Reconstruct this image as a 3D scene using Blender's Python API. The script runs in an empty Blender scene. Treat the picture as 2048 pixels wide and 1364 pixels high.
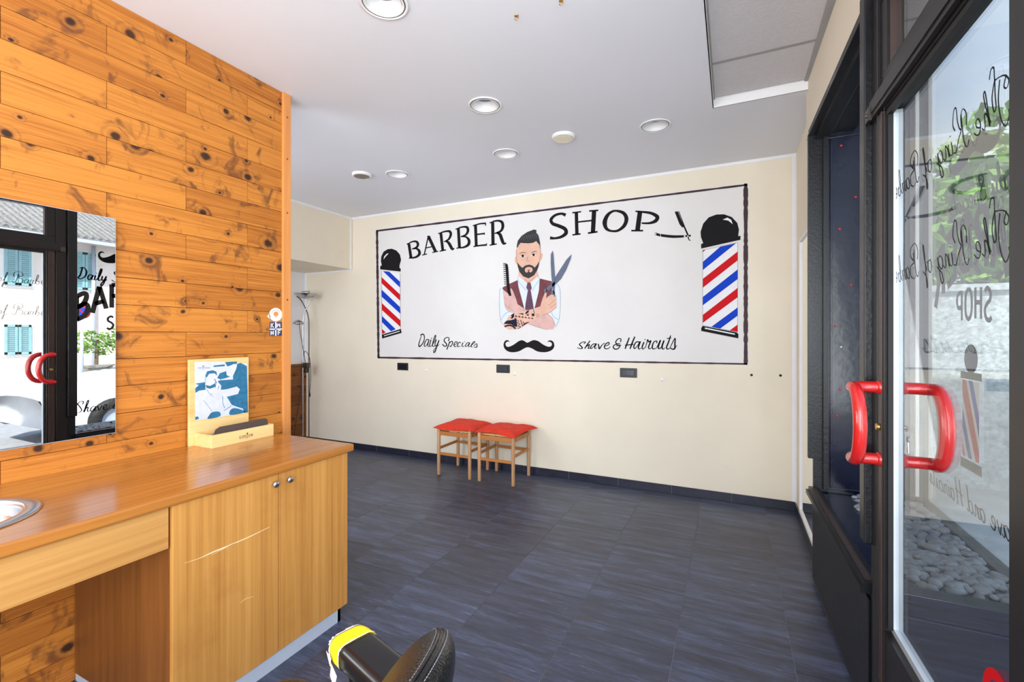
import bpy, bmesh, math, random
from mathutils import Vector, Matrix, geometry
random.seed(7)
scene = bpy.context.scene
COL = scene.collection
pi = math.pi

# ------------------------------------------------------------------ camera
YAW = math.radians(25.52)
FPX, HZ, CH = 920.4, 669.1, 1.35
cam_d = bpy.data.cameras.new('camera'); cam = bpy.data.objects.new('camera', cam_d); COL.objects.link(cam)
cam.location = (0, 0, CH); cam.rotation_euler = (pi/2, 0, YAW)
cam_d.sensor_width = 36; cam_d.lens = FPX/2048*36; cam_d.shift_y = -(682-HZ)/2048
cam_d.clip_start = 0.02; cam_d.clip_end = 300
scene.camera = cam
# ------------------------------------------------------------------ light
scene.view_settings.view_transform = 'Standard'; scene.view_settings.look = 'None'
scene.view_settings.gamma = 1; scene.view_settings.use_curve_mapping = False
scene.view_settings.exposure = 1.3
w = bpy.data.worlds.new('sky'); scene.world = w; w.use_nodes = True
nt = w.node_tree; nt.nodes.clear()
wo = nt.nodes.new('ShaderNodeOutputWorld'); bg = nt.nodes.new('ShaderNodeBackground')
tc = nt.nodes.new('ShaderNodeTexCoord'); sp = nt.nodes.new('ShaderNodeSeparateXYZ')
rp = nt.nodes.new('ShaderNodeValToRGB'); ns = nt.nodes.new('ShaderNodeTexNoise'); mx = nt.nodes.new('ShaderNodeMix'); mx.data_type = 'RGBA'
cr = nt.nodes.new('ShaderNodeValToRGB')
nt.links.new(tc.outputs['Generated'], sp.inputs[0]); nt.links.new(sp.outputs[2], rp.inputs[0])
rp.color_ramp.elements[0].position = 0.0; rp.color_ramp.elements[0].color = (0.80, 0.88, 1.0, 1)
rp.color_ramp.elements[1].position = 0.7; rp.color_ramp.elements[1].color = (0.38, 0.58, 1.0, 1)
ns.inputs['Scale'].default_value = 2.2; ns.inputs['Detail'].default_value = 7
nt.links.new(tc.outputs['Generated'], ns.inputs['Vector']); nt.links.new(ns.outputs[0], cr.inputs[0])
cr.color_ramp.elements[0].position = 0.50; cr.color_ramp.elements[0].color = (0, 0, 0, 1)
cr.color_ramp.elements[1].position = 0.68; cr.color_ramp.elements[1].color = (1, 1, 1, 1)
nt.links.new(cr.outputs[0], mx.inputs[0]); nt.links.new(rp.outputs[0], mx.inputs[6]); mx.inputs[7].default_value = (1, 1, 1, 1)
nt.links.new(mx.outputs[2], bg.inputs[0]); bg.inputs[1].default_value = 0.68
nt.links.new(bg.outputs[0], wo.inputs[0])
sun_d = bpy.data.lights.new('sun', 'SUN'); sun = bpy.data.objects.new('sun', sun_d); COL.objects.link(sun)
sun_d.energy = 3.6; sun_d.angle = math.radians(0.6); sun_d.color = (1.0, 0.95, 0.87)
sun.rotation_euler = Vector((0.62, 0.62, -1.05)).to_track_quat('-Z', 'Y').to_euler()
# area lamps added out of view to fill the room with light
def area(name, loc, aim, sx, sy, power, color):
    d = bpy.data.lights.new(name, 'AREA'); o = bpy.data.objects.new(name, d); COL.objects.link(o)
    d.shape = 'RECTANGLE'; d.size = sx; d.size_y = sy; d.energy = power; d.color = color
    o.location = loc; o.rotation_euler = (Vector(aim)-Vector(loc)).to_track_quat('-Z', 'Y').to_euler()
    return o
area('back_fill', (-0.9, -1.75, 1.45), (-1.0, 3.0, 1.5), 2.7, 2.3, 44, (0.88, 0.94, 1.0))  # added fill lamp behind the camera, no window known there
area('side_fill', (0.52, -0.35, 1.45), (-2.3, 0.9, 0.9), 2.0, 1.7, 38, (0.95, 0.975, 1.0))  # added fill lamp from the right, paired with the unseen side window
area('recess_fill', (-3.6, 0.9, 1.9), (-4.0, 4.0, 1.4), 1.2, 1.4, 15, (0.88, 0.91, 1.0))  # added soft fill lamp for the recess, no opening behind it

# ------------------------------------------------------------------ helpers
def lin(c):
    return tuple(((x/255)/12.92 if x/255 <= 0.04045 else ((x/255+0.055)/1.055)**2.4) for x in c[:3]) + (1,)

def ray(u, v):
    a = (u-1024)/FPX
    return (-math.sin(YAW)+a*math.cos(YAW), math.cos(YAW)+a*math.sin(YAW), (HZ-v)/FPX)
# measured points of the photograph carried onto the real wall planes
def on_y(u, v, y):
    d = ray(u, v); t = y/d[1]; return Vector((d[0]*t, y, CH+d[2]*t))
def on_x(u, v, x):
    d = ray(u, v); t = x/d[0]; return Vector((x, d[1]*t, CH+d[2]*t))

class MB:
    def __init__(s): s.v = []; s.f = []; s.m = []; s.sm = []; s.mi = 0; s.smooth = False; s.attr = []
    def add(s, vs, fs, smooth=None, attr=None):
        b = len(s.v); s.v += [tuple(p) for p in vs]
        for f in fs:
            s.f.append(tuple(b+i for i in f)); s.m.append(s.mi); s.sm.append(s.smooth if smooth is None else smooth); s.attr.append(attr)
        return s
    def box(s, x0, x1, y0, y1, z0, z1, attr=None):
        v = [(x0,y0,z0),(x1,y0,z0),(x1,y1,z0),(x0,y1,z0),(x0,y0,z1),(x1,y0,z1),(x1,y1,z1),(x0,y1,z1)]
        return s.add(v, [(0,3,2,1),(4,5,6,7),(0,1,5,4),(1,2,6,5),(2,3,7,6),(3,0,4,7)], False, attr)
    def obox(s, c, size, ax):
        c = Vector(c); X, Y, Z = [Vector(a).normalized() for a in ax]; h = [q/2 for q in size]
        v = [c+X*h[0]*i+Y*h[1]*j+Z*h[2]*k for k in(-1,1) for i,j in((-1,-1),(1,-1),(1,1),(-1,1))]
        return s.add(v, [(0,3,2,1),(4,5,6,7),(0,1,5,4),(1,2,6,5),(2,3,7,6),(3,0,4,7)], False)
    def prism(s, poly, ext, cap=True):       # poly: 3D points, ext: vector
        n = len(poly); e = Vector(ext); P = [Vector(p) for p in poly]
        v = P+[p+e for p in P]; f = [(i,(i+1)%n,n+(i+1)%n,n+i) for i in range(n)]
        if cap:
            for t in geometry.tessellate_polygon([P]):
                f.append(tuple(t)); f.append((t[2]+n,t[1]+n,t[0]+n))
        return s.add(v, f, False)
    def poly(s, P):
        P = [Vector(p) for p in P]
        return s.add(P, [tuple(t) for t in geometry.tessellate_polygon([P])], False)
    def tube(s, path, r, n=12, caps=True, closed=False):
        P = [Vector(p) for p in path]; m = len(P); R = r if isinstance(r,(list,tuple)) else [r]*m
        vs = []; fs = []; up = None
        for i,p in enumerate(P):
            t = (P[(i+1)%m]-P[i-1]) if closed else (P[min(i+1,m-1)]-P[max(i-1,0)])
            t = t.normalized() if t.length>1e-9 else Vector((0,0,1))
            if up is None:
                up = Vector((0,0,1)) if abs(t.z)<0.9 else Vector((1,0,0))
            a = (up-t*up.dot(t)).normalized(); b = t.cross(a); up = a
            vs += [p+(a*math.cos(2*pi*k/n)+b*math.sin(2*pi*k/n))*R[i] for k in range(n)]
        for i in range(m if closed else m-1):
            j = (i+1)%m
            for k in range(n): fs.append((i*n+k,i*n+(k+1)%n,j*n+(k+1)%n,j*n+k))
        s.add(vs, fs, True)
        if caps and not closed:
            b = len(s.v)-m*n
            for base, rev in((0,True),((m-1)*n,False)):
                f = [b+base+k for k in range(n)]
                s.f.append(tuple(f[::-1] if rev else f)); s.m.append(s.mi); s.sm.append(False); s.attr.append(None)
        return s
    def lathe(s, prof, c, n=32, axis=(0,0,1)):
        c = Vector(c); q = Vector(axis).normalized().to_track_quat('Z','Y'); vs = []; fs = []; m = len(prof)
        for r,h in prof:
            for k in range(n): vs.append(c+q@Vector((r*math.cos(2*pi*k/n), r*math.sin(2*pi*k/n), h)))
        for i in range(m-1):
            for k in range(n): fs.append((i*n+k,i*n+(k+1)%n,(i+1)*n+(k+1)%n,(i+1)*n+k))
        return s.add(vs, fs, True)
    def ball(s, c, r, n=12, sc=(1,1,1)):
        vs = []; fs = []; m = n//2+1
        for i in range(m):
            t = pi*i/(m-1)
            for k in range(n): vs.append((c[0]+r*sc[0]*math.sin(t)*math.cos(2*pi*k/n), c[1]+r*sc[1]*math.sin(t)*math.sin(2*pi*k/n), c[2]+r*sc[2]*math.cos(t)))
        for i in range(m-1):
            for k in range(n): fs.append((i*n+k,i*n+(k+1)%n,(i+1)*n+(k+1)%n,(i+1)*n+k))
        return s.add(vs, fs, True)
    def superell(s, c, h, ax, e1=0.5, e2=0.5, n=40, m=24):
        c = Vector(c); X,Y,Z = ax; vs=[]; fs=[]
        pw = lambda a,e: math.copysign(abs(a)**e, a)
        for i in range(m+1):
            t = -pi/2+pi*i/m
            for k in range(n):
                p = 2*pi*k/n
                vs.append(c+X*h[0]*pw(math.cos(t),e1)*pw(math.cos(p),e2)+Y*h[1]*pw(math.cos(t),e1)*pw(math.sin(p),e2)+Z*h[2]*pw(math.sin(t),e1))
        for i in range(m):
            for k in range(n): fs.append((i*n+k,i*n+(k+1)%n,(i+1)*n+(k+1)%n,(i+1)*n+k))
        return s.add(vs, fs, True)
    def build(s, name, mats, parent=None, bevel=0, seg=2):
        me = bpy.data.meshes.new(name); me.from_pydata(s.v, [], s.f)
        mats = mats if isinstance(mats,(list,tuple)) else [mats]
        for m_ in mats: me.materials.append(m_)
        for p,mi,sm in zip(me.polygons,s.m,s.sm): p.material_index = mi; p.use_smooth = sm
        if any(a is not None for a in s.attr):
            at = me.color_attributes.new('rnd','FLOAT_COLOR','CORNER')
            for p,a in zip(me.polygons,s.attr):
                a = a or (0.5,0.5,0.5)
                for li in p.loop_indices: at.data[li].color = (a[0],a[1],a[2],1)
        me.update()
        o = bpy.data.objects.new(name, me); COL.objects.link(o)
        if parent: o.parent = parent; o.matrix_parent_inverse = Matrix.Translation(parent.location).inverted()
        if bevel:
            b = o.modifiers.new('bevel','BEVEL'); b.width = bevel; b.segments = seg; b.limit_method = 'ANGLE'; b.angle_limit = math.radians(40)
            b.harden_normals = False
        return o

def tag(o, label=None, cat=None, group=None, kind=None):
    if label: o['label'] = label
    if cat: o['category'] = cat
    if group: o['group'] = group
    if kind: o['kind'] = kind
    return o
def thing(name, label, cat, loc=(0,0,0), group=None, kind=None):
    o = bpy.data.objects.new(name, None); COL.objects.link(o); o.location = loc; o.empty_display_size = 0.1
    return tag(o, label, cat, group, kind)
def kids(o): return [c for c in bpy.data.objects if c.parent == o]
def dup(o, delta, parent=None):
    c = o.copy(); COL.objects.link(c)
    if parent is None: c.location = Vector(o.location)+Vector(delta)
    else: c.parent = parent; c.matrix_parent_inverse = o.matrix_parent_inverse.copy()
    for k in kids(o): dup(k, (0,0,0), c)
    return c

def catmull(P, sub=6, closed=False, W=None):
    n = len(P); out = []; wo_ = []
    if n < 3 : return list(P), (list(W) if W else None)
    segs = n if closed else n-1
    for i in range(segs):
        g = (lambda k: P[k%n]) if closed else (lambda k: P[min(max(k,0),n-1)])
        p0,p1,p2,p3 = g(i-1),g(i),g(i+1),g(i+2)
        for s_ in range(sub):
            t = s_/sub
            out.append(tuple(0.5*((2*p1[d])+(-p0[d]+p2[d])*t+(2*p0[d]-5*p1[d]+4*p2[d]-p3[d])*t*t+(-p0[d]+3*p1[d]-3*p2[d]+p3[d])*t**3) for d in range(len(p1))))
            if W: wo_.append(W[i%n]*(1-t)+W[(i+1)%n]*t)
    if not closed:
        out.append(tuple(P[-1]));
        if W: wo_.append(W[-1])
    return out, (wo_ if W else None)

def ribbon(mb, pts, w, mp, closed=False, sub=6, round_=True):
    """flat painted stroke: 2D points, width(s), mapping 2D -> 3D"""
    W = list(w) if isinstance(w,(list,tuple)) else [w]*len(pts)
    P, W = catmull(pts, sub, closed, W) if len(pts) > 2 else (list(pts), W)
    n = len(P); L = []; R = []
    for i in range(n):
        a = P[(i+1)%n] if closed else P[min(i+1,n-1)]; b = P[i-1] if closed else P[max(i-1,0)]
        dx, dy = a[0]-b[0], a[1]-b[1]; l = math.hypot(dx,dy) or 1; nx, ny = -dy/l, dx/l
        L.append((P[i][0]+nx*W[i]/2, P[i][1]+ny*W[i]/2)); R.append((P[i][0]-nx*W[i]/2, P[i][1]-ny*W[i]/2))
    vs = [mp(p) for p in L]+[mp(p) for p in R]
    fs = [(i,(i+1)%n,n+(i+1)%n,n+i) for i in range(n if closed else n-1)]
    mb.add(vs, fs, False)
def fill(mb, pts, mp, smooth=False, sub=4):
    P = catmull(pts, sub, True)[0] if smooth else pts
    mb.poly([mp(p) for p in P])
def disc(mb, c, r, mp, n=24, ry=None):
    fill(mb, [(c[0]+r*math.cos(2*pi*k/n), c[1]+(ry or r)*math.sin(2*pi*k/n)) for k in range(n)], mp)

# ------------------------------------------------------------------ materials
class NT:
    def __init__(s, m): s.t = m.node_tree; s.n = s.t.nodes
    def new(s, t, **k):
        x = s.n.new(t)
        for a,b in k.items(): setattr(x,a,b)
        return x
    def link(s, a, b): s.t.links.new(a, b)
    def val(s, x, sock):
        if isinstance(x,(int,float)): sock.default_value = x
        else: s.link(x, sock)
    def math(s, op, a, b=0.0, c=None, clamp=False):
        m = s.new('ShaderNodeMath', operation=op, use_clamp=clamp); s.val(a,m.inputs[0]); s.val(b,m.inputs[1])
        if c is not None: s.val(c,m.inputs[2])
        return m.outputs[0]
    def comb(s, x, y, z):
        m = s.new('ShaderNodeCombineXYZ'); s.val(x,m.inputs[0]); s.val(y,m.inputs[1]); s.val(z,m.inputs[2]); return m.outputs[0]
    def noise(s, vec, scale=5, detail=3, rough=0.5, dist=0):
        m = s.new('ShaderNodeTexNoise'); s.link(vec,m.inputs['Vector']); m.inputs['Scale'].default_value=scale; m.inputs['Detail'].default_value=detail
        m.inputs['Roughness'].default_value=rough; m.inputs['Distortion'].default_value=dist; return m.outputs[0]
    def ramp(s, fac, stops):
        r = s.new('ShaderNodeValToRGB'); s.link(fac,r.inputs[0]); e = r.color_ramp.elements
        while len(e) < len(stops): e.new(0.5)
        for q,(p,c) in zip(e,stops): q.position = p; q.color = c if len(c)==4 else tuple(c)+(1,)
        return r.outputs[0]
    def mix(s, f, a, b, blend='MIX'):
        m = s.new('ShaderNodeMix', data_type='RGBA', blend_type=blend); s.val(f,m.inputs[0])
        for x,i in((a,6),(b,7)):
            if isinstance(x,tuple): m.inputs[i].default_value = x if len(x)==4 else x+(1,)
            else: s.link(x,m.inputs[i])
        return m.outputs[2]
    def step(s, x, lo, hi):
        m = s.new('ShaderNodeMapRange', interpolation_type='SMOOTHSTEP'); s.val(x,m.inputs[0]); m.inputs[1].default_value=lo; m.inputs[2].default_value=hi; return m.outputs[0]
    def bump(s, h, strength, dist, bsdf):
        b = s.new('ShaderNodeBump'); b.inputs['Strength'].default_value=strength; b.inputs['Distance'].default_value=dist
        s.link(h,b.inputs['Height']); s.link(b.outputs[0],bsdf.inputs['Normal'])
def base(name):
    m = bpy.data.materials.new(name); m.use_nodes = True; t = NT(m)
    b = t.n['Principled BSDF']; tcn = t.new('ShaderNodeTexCoord'); return m, t, b, tcn.outputs['Object']
def plain(name, rgb, rough=0.5, metal=0.0, var=0.06, scale=8, bump=0.0, bscale=60, spec=0.5, coat=0):
    m, t, b, oc = base(name); c = lin(rgb)
    n = t.noise(oc, scale, 4)
    f = t.ramp(n, [(0.3, tuple(x*(1-var) for x in c[:3])), (0.7, tuple(min(1,x*(1+var)) for x in c[:3]))])
    t.link(f, b.inputs['Base Color']); b.inputs['Roughness'].default_value = rough; b.inputs['Metallic'].default_value = metal
    b.inputs['Specular IOR Level'].default_value = spec; b.inputs['Coat Weight'].default_value = coat
    if bump: t.bump(t.noise(oc, bscale, 5), bump, 0.01, b)
    return m
def wood(name, c1, c2, axis='y', rough=0.4, fine=70, coarse=3.0, bump=0.05, coat=0.0, blotch=0.0, blc=(90,50,20)):
    m, t, b, oc = base(name); s_ = t.new('ShaderNodeSeparateXYZ'); t.link(oc, s_.inputs[0]); x,y,z = s_.outputs
    sc = {'x':(coarse*.35,fine*.5,fine*.5),'y':(fine*.5,coarse*.35,fine*.5),'z':(fine*.5,fine*.5,coarse*.35)}[axis]
    vec = t.comb(t.math('MULTIPLY',x,sc[0]), t.math('MULTIPLY',y,sc[1]), t.math('MULTIPLY',z,sc[2]))
    n1 = t.noise(vec, 1.0, 6, 0.65, 0.3)
    n2 = t.noise(vec, 0.12, 3, 0.5, 0.6)
    f = t.math('ADD', t.math('MULTIPLY',n1,0.6), t.math('MULTIPLY',n2,0.4))
    col = t.ramp(f, [(0.35, lin(c2)), (0.62, lin(c1))])
    if blotch:
        n3 = t.noise(oc, 4.5, 4, 0.6); col = t.mix(t.math('MULTIPLY', t.step(n3,0.5,0.75), blotch), col, lin(blc))
    t.link(col, b.inputs['Base Color']); b.inputs['Roughness'].default_value = rough; b.inputs['Coat Weight'].default_value = coat; b.inputs['Coat Roughness'].default_value = 0.12
    t.bump(n1, bump, 0.002, b)
    return m
def glassmat(name, boost=1.0, tint=(0.97,0.985,0.98)):
    m, t, b, oc = base(name); t.n.remove(b); out = t.n['Material Output']
    lw = t.new('ShaderNodeLayerWeight'); lw.inputs[0].default_value = 0.5
    f = t.math('POWER', lw.outputs['Facing'], 5.0); f = t.math('MULTIPLY_ADD', f, 0.96, 0.04); f = t.math('MULTIPLY', f, boost, clamp=True)
    tr = t.new('ShaderNodeBsdfTransparent'); tr.inputs[0].default_value = tint+(1,)
    gl = t.new('ShaderNodeBsdfGlossy'); gl.inputs['Roughness'].default_value = 0.0
    ms = t.new('ShaderNodeMixShader'); t.link(f, ms.inputs[0]); t.link(tr.outputs[0], ms.inputs[1]); t.link(gl.outputs[0], ms.inputs[2])
    t.link(ms.outputs[0], out.inputs[0]); return m

def plank_mat(name, light, mid, dark, knot, rough=0.42):
    """knotty pine boards; each board carries its own random value"""
    m, t, b, oc = base(name)
    s_ = t.new('ShaderNodeSeparateXYZ'); t.link(oc, s_.inputs[0]); x,y,z = s_.outputs
    a = t.new('ShaderNodeAttribute', attribute_name='rnd'); sa = t.new('ShaderNodeSeparateColor'); t.link(a.outputs['Color'], sa.inputs[0]); r,g,_ = sa.outputs
    off = t.math('MULTIPLY', r, 37.0)
    # knots
    kv = t.comb(t.math('MULTIPLY',t.math('ADD',y,off),5.6), t.math('MULTIPLY',t.math('ADD',z,t.math('MULTIPLY',off,.37)),6.6), 0.0)
    vo = t.new('ShaderNodeTexVoronoi', feature='F1', voronoi_dimensions='2D'); t.link(kv, vo.inputs['Vector']); vo.inputs['Scale'].default_value = 1.0; vo.inputs['Randomness'].default_value = 1.0
    vs = t.new('ShaderNodeSeparateColor'); t.link(vo.outputs['Color'], vs.inputs[0])
    keep = t.math('GREATER_THAN', vs.outputs[0], 0.38)
    size = t.math('MULTIPLY_ADD', t.math('POWER', vs.outputs[1], 1.6), 0.12, 0.045)
    d = t.math('DIVIDE', vo.outputs['Distance'], size)
    ws = t.math('MULTIPLY', t.noise(oc, 40, 3), 0.5); d = t.math('ADD', d, t.math('SUBTRACT', ws, 0.25))
    core = t.math('MULTIPLY', t.math('SUBTRACT', 1.0, t.step(d, 0.55, 1.0)), keep)
    halo = t.math('MULTIPLY', t.math('SUBTRACT', 1.0, t.step(d, 0.8, 3.4)), keep)
    ring = t.math('MULTIPLY', t.math('MULTIPLY_ADD', t.math('SINE', t.math('MULTIPLY', d, 7.0)), 0.5, 0.5), halo)
    # grain bending round the knots
    zz = t.math('ADD', z, t.math('MULTIPLY', halo, 0.012))
    gv = t.comb(t.math('MULTIPLY',t.math('ADD',y,off),1.6), t.math('MULTIPLY',zz,55.0), off)
    n1 = t.noise(gv, 1.0, 5, 0.6, 0.5)
    gv2 = t.comb(t.math('MULTIPLY',t.math('ADD',y,off),4.0), t.math('MULTIPLY',zz,230.0), off)
    n2 = t.noise(gv2, 1.0, 3, 0.6)
    bv = t.comb(t.math('MULTIPLY',t.math('ADD',y,off),9.5), t.math('MULTIPLY',z,7.0), off)
    n3 = t.noise(bv, 1.0, 4, 0.6, 0.9)
    f = t.math('ADD', t.math('MULTIPLY',n1,0.55), t.math('MULTIPLY',n2,0.45))
    f = t.math('ADD', f, t.math('MULTIPLY', t.math('SUBTRACT', g, 0.5), 0.16))
    col = t.ramp(f, [(0.34, lin(mid)), (0.6, lin(light))])
    dk = t.math('MULTIPLY', t.step(t.math('ADD', n3, t.math('MULTIPLY', halo, 0.12)), 0.545, 0.70), 0.75)
    col = t.mix(dk, col, lin(dark))
    col = t.mix(t.math('MULTIPLY', ring, 0.5), col, lin(dark))
    pale = t.math('MULTIPLY', t.math('MULTIPLY', t.step(d,0.85,1.1), t.math('SUBTRACT',1.0,t.step(d,1.25,1.7))), keep)
    col = t.mix(t.math('MULTIPLY', pale, 0.4), col, lin(light))
    col = t.mix(t.math('MULTIPLY', core, 0.92), col, lin(knot))
    t.link(col, b.inputs['Base Color']); b.inputs['Roughness'].default_value = rough
    b.inputs['Specular IOR Level'].default_value = 0.35
    t.bump(t.math('SUBTRACT', n2, t.math('MULTIPLY', core, 0.5)), 0.12, 0.002, b)
    return m

def tile_mat():
    m, t, b, oc = base('slate_tile')
    s_ = t.new('ShaderNodeSeparateXYZ'); t.link(oc, s_.inputs[0]); x,y,z = s_.outputs
    a = t.new('ShaderNodeAttribute', attribute_name='rnd'); sa = t.new('ShaderNodeSeparateColor'); t.link(a.outputs['Color'], sa.inputs[0]); r,g,_ = sa.outputs
    off = t.math('MULTIPLY', r, 23.0)
    v1 = t.comb(t.math('MULTIPLY',t.math('ADD',x,off),15.0), t.math('MULTIPLY',y,150.0), off)
    v2 = t.comb(t.math('MULTIPLY',t.math('ADD',x,off),3.0), t.math('MULTIPLY',y,24.0), off)
    st = t.noise(v1, 1.0, 4, 0.65, 0.6); big = t.noise(v2, 1.0, 3, 0.55, 0.4); patch = t.noise(oc, 2.3, 3)
    f = t.math('ADD', t.math('MULTIPLY',st,0.45), t.math('MULTIPLY',big,0.55)); f = t.math('ADD', f, t.math('MULTIPLY',t.math('SUBTRACT',g,0.5),0.10))
    col = t.ramp(f, [(0.30, lin((36,38,49))), (0.50, lin((57,62,80))), (0.70, lin((84,95,124)))])
    fl = t.math('MULTIPLY', t.step(st, 0.62, 0.74), t.step(big, 0.42, 0.62))
    col = t.mix(t.math('MULTIPLY', fl, 0.85), col, lin((128,144,184)))
    br = t.math('MULTIPLY', t.step(t.noise(v2, 1.7, 2), 0.60, 0.74), 0.35)
    col = t.mix(br, col, lin((86,66,58)))
    t.link(col, b.inputs['Base Color']); t.link(t.math('MULTIPLY_ADD', st, 0.25, 0.25), b.inputs['Roughness'])
    t.bump(st, 0.12, 0.003, b)
    return m

def wallpaint(name, rgb, scuff=0.10):
    m, t, b, oc = base(name); c = lin(rgb)
    n = t.noise(oc, 1.3, 4, 0.6); n2 = t.noise(oc, 9, 5, 0.7)
    col = t.ramp(n, [(0.3, tuple(q*0.95 for q in c[:3])), (0.7, tuple(min(1,q*1.03) for q in c[:3]))])
    col = t.mix(t.math('MULTIPLY', t.step(n2, 0.62, 0.78), scuff), col, lin((170,165,155)))
    t.link(col, b.inputs['Base Color']); b.inputs['Roughness'].default_value = 0.75
    t.bump(t.noise(oc, 120, 4), 0.05, 0.002, b); return m

M = {}
M['cream'] = wallpaint('cream_wall_paint', (237,228,207))
M['wallwhite'] = wallpaint('white_wall_paint', (232,234,238))
M['ceil'] = plain('ceiling_paint', (229,231,236), 0.85, var=0.02, scale=1.2, bump=0.03, bscale=90)
M['panel'] = plain('ceiling_panel', (212,209,210), 0.9, var=0.03, scale=60, bump=0.25, bscale=140)
M['gridgrey'] = plain('grey_strip', (160,158,156), 0.6)
M['white'] = plain('white_paint', (240,240,240), 0.5, var=0.02)
M['grout'] = plain('grout', (120,120,124), 0.9)
M['tile'] = tile_mat()
M['skirt'] = plain('dark_skirting_tile', (38,40,54), 0.3, var=0.25, scale=14)
M['pine'] = plank_mat('knotty_pine', (204,131,54), (158,90,31), (100,58,34), (46,28,22))
M['pinetrim'] = wood('pine_trim', (226,152,84), (200,122,56), 'z', 0.45, fine=60)
M['counter'] = wood('stained_worktop', (186,122,56), (150,90,32), 'y', 0.22, fine=90, bump=0.02, coat=0.35)
M['oakv'] = wood('oak_veneer_upright', (206,150,78), (176,118,52), 'z', 0.42, fine=130, blotch=0.25, blc=(140,76,26), bump=0.08)
M['oakh'] = wood('oak_veneer_lying', (196,146,82), (172,118,58), 'y', 0.42, fine=120)
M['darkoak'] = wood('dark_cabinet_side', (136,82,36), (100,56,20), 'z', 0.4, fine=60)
M['palepine'] = wood('pale_pine_box', (244,206,142), (222,172,100), 'y', 0.5, fine=40)
M['beech'] = wood('beech', (206,160,118), (180,130,86), 'z', 0.45, fine=50)
M['beechr'] = wood('stool_rail', (196,128,62), (160,94,36), 'x', 0.45, fine=50)
M['steel'] = plain('steel', (200,202,206), 0.25, 1.0, var=0.05)
M['chrome'] = plain('chrome', (190,190,192), 0.18, 1.0, var=0.03)
M['darkmetal'] = plain('dark_metal', (90,84,78), 0.35, 0.9)
M['alu'] = plain('grey_plinth', (190,198,214), 0.45, 0.15, var=0.03)
M['red'] = plain('red_cushion', (214,50,24), 0.85, var=0.12, scale=18, bump=0.25, bscale=45)
M['black'] = plain('black_paint', (14,15,19), 0.35, var=0.25, scale=20, bump=0.12, bscale=70)
M['blackpl'] = plain('black_plastic', (18,19,24), 0.35)
M['cable'] = plain('cable', (24,24,24), 0.5)
M['rubber'] = plain('gasket', (12,12,13), 0.6)
M['navy'] = plain('navy_panel', (17,22,44), 0.18, var=0.3, scale=5, bump=0.08, bscale=18)
M['frame'] = plain('dark_brown_metal', (34,31,31), 0.38, 0.2, var=0.04)
M['framein'] = plain('brown_metal_edge', (64,50,45), 0.38, 0.2)
M['bead'] = plain('glazing_spacer', (196,204,210), 0.4, 0.3)
M['redh'] = plain('red_handle', (196,28,26), 0.25, var=0.05, coat=0.5)
M['brass'] = plain('brass', (196,156,84), 0.3, 0.9)
M['glass'] = glassmat('door_glass', 1.25)
M['glass2'] = glassmat('window_glass', 1.0)
m_, t_, b_, _ = base('mirror_glass'); b_.inputs['Base Color'].default_value = (0.93,0.95,0.95,1); b_.inputs['Metallic'].default_value = 1; b_.inputs['Roughness'].default_value = 0.005; M['mirror'] = m_
def flat(name, rgb, rough=0.6): return plain(name, rgb, rough, var=0.03, spec=0.12)
M['ink'] = flat('black_lettering', (24,23,26)); M['murbg'] = wallpaint('mural_white', (230,228,225), 0.04)
M['border'] = plain('mural_border', (52,20,20), 0.6, var=0.4, scale=60)
M['pblue'] = flat('mural_blue', (18,66,196)); M['pred'] = flat('mural_red', (206,20,30)); M['pwhite'] = flat('mural_stripe_white', (238,240,242))
M['skin'] = plain('painted_skin', (226,180,156), 0.6, var=0.08, scale=14); M['skin2'] = plain('painted_forearm', (218,176,168), 0.6, var=0.1, scale=14)
M['shirt'] = flat('painted_shirt', (222,230,240)); M['vest'] = plain('painted_vest', (110,44,52), 0.6, var=0.3, scale=16)
M['tie'] = plain('painted_tie', (92,52,76), 0.6, var=0.25, scale=20); M['hair'] = plain('painted_hair', (34,32,34), 0.6, var=0.5, scale=60)
M['outline'] = flat('painted_outline', (130,150,160)); M['shade'] = flat('painted_brown_line', (150,100,84)); M['steelp'] = flat('painted_steel', (104,114,134)); M['tat'] = flat('painted_tattoo', (30,34,56))
M['yellow'] = flat('yellow_tape', (246,214,34), 0.4); M['paper'] = flat('white_paper', (236,232,226))
m_, t_, b_, oc_ = base('black_leather'); b_.inputs['Base Color'].default_value = lin((11,11,12)); b_.inputs['Roughness'].default_value = 0.27
vo_ = t_.new('ShaderNodeTexVoronoi'); t_.link(oc_, vo_.inputs['Vector']); vo_.inputs['Scale'].default_value = 260
t_.bump(t_.math('ADD', vo_.outputs['Distance'], t_.math('MULTIPLY', t_.noise(oc_, 60, 3), 0.8)), 0.35, 0.002, b_); M['leather'] = m_
M['thread'] = flat('grey_thread', (112,112,116)); M['vinyl'] = plain('black_vinyl', (22,21,24), 0.22, var=0.05)

# ================================================================== THE ROOM
F, RX, LX, C, W = 4.112, 0.444, -4.067, 2.736, -2.32
def sx(y): return 0.39+0.021*(3.05-y)         # the shop front is turned a little against the room
def struct(o): return tag(o, kind='structure')

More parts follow.
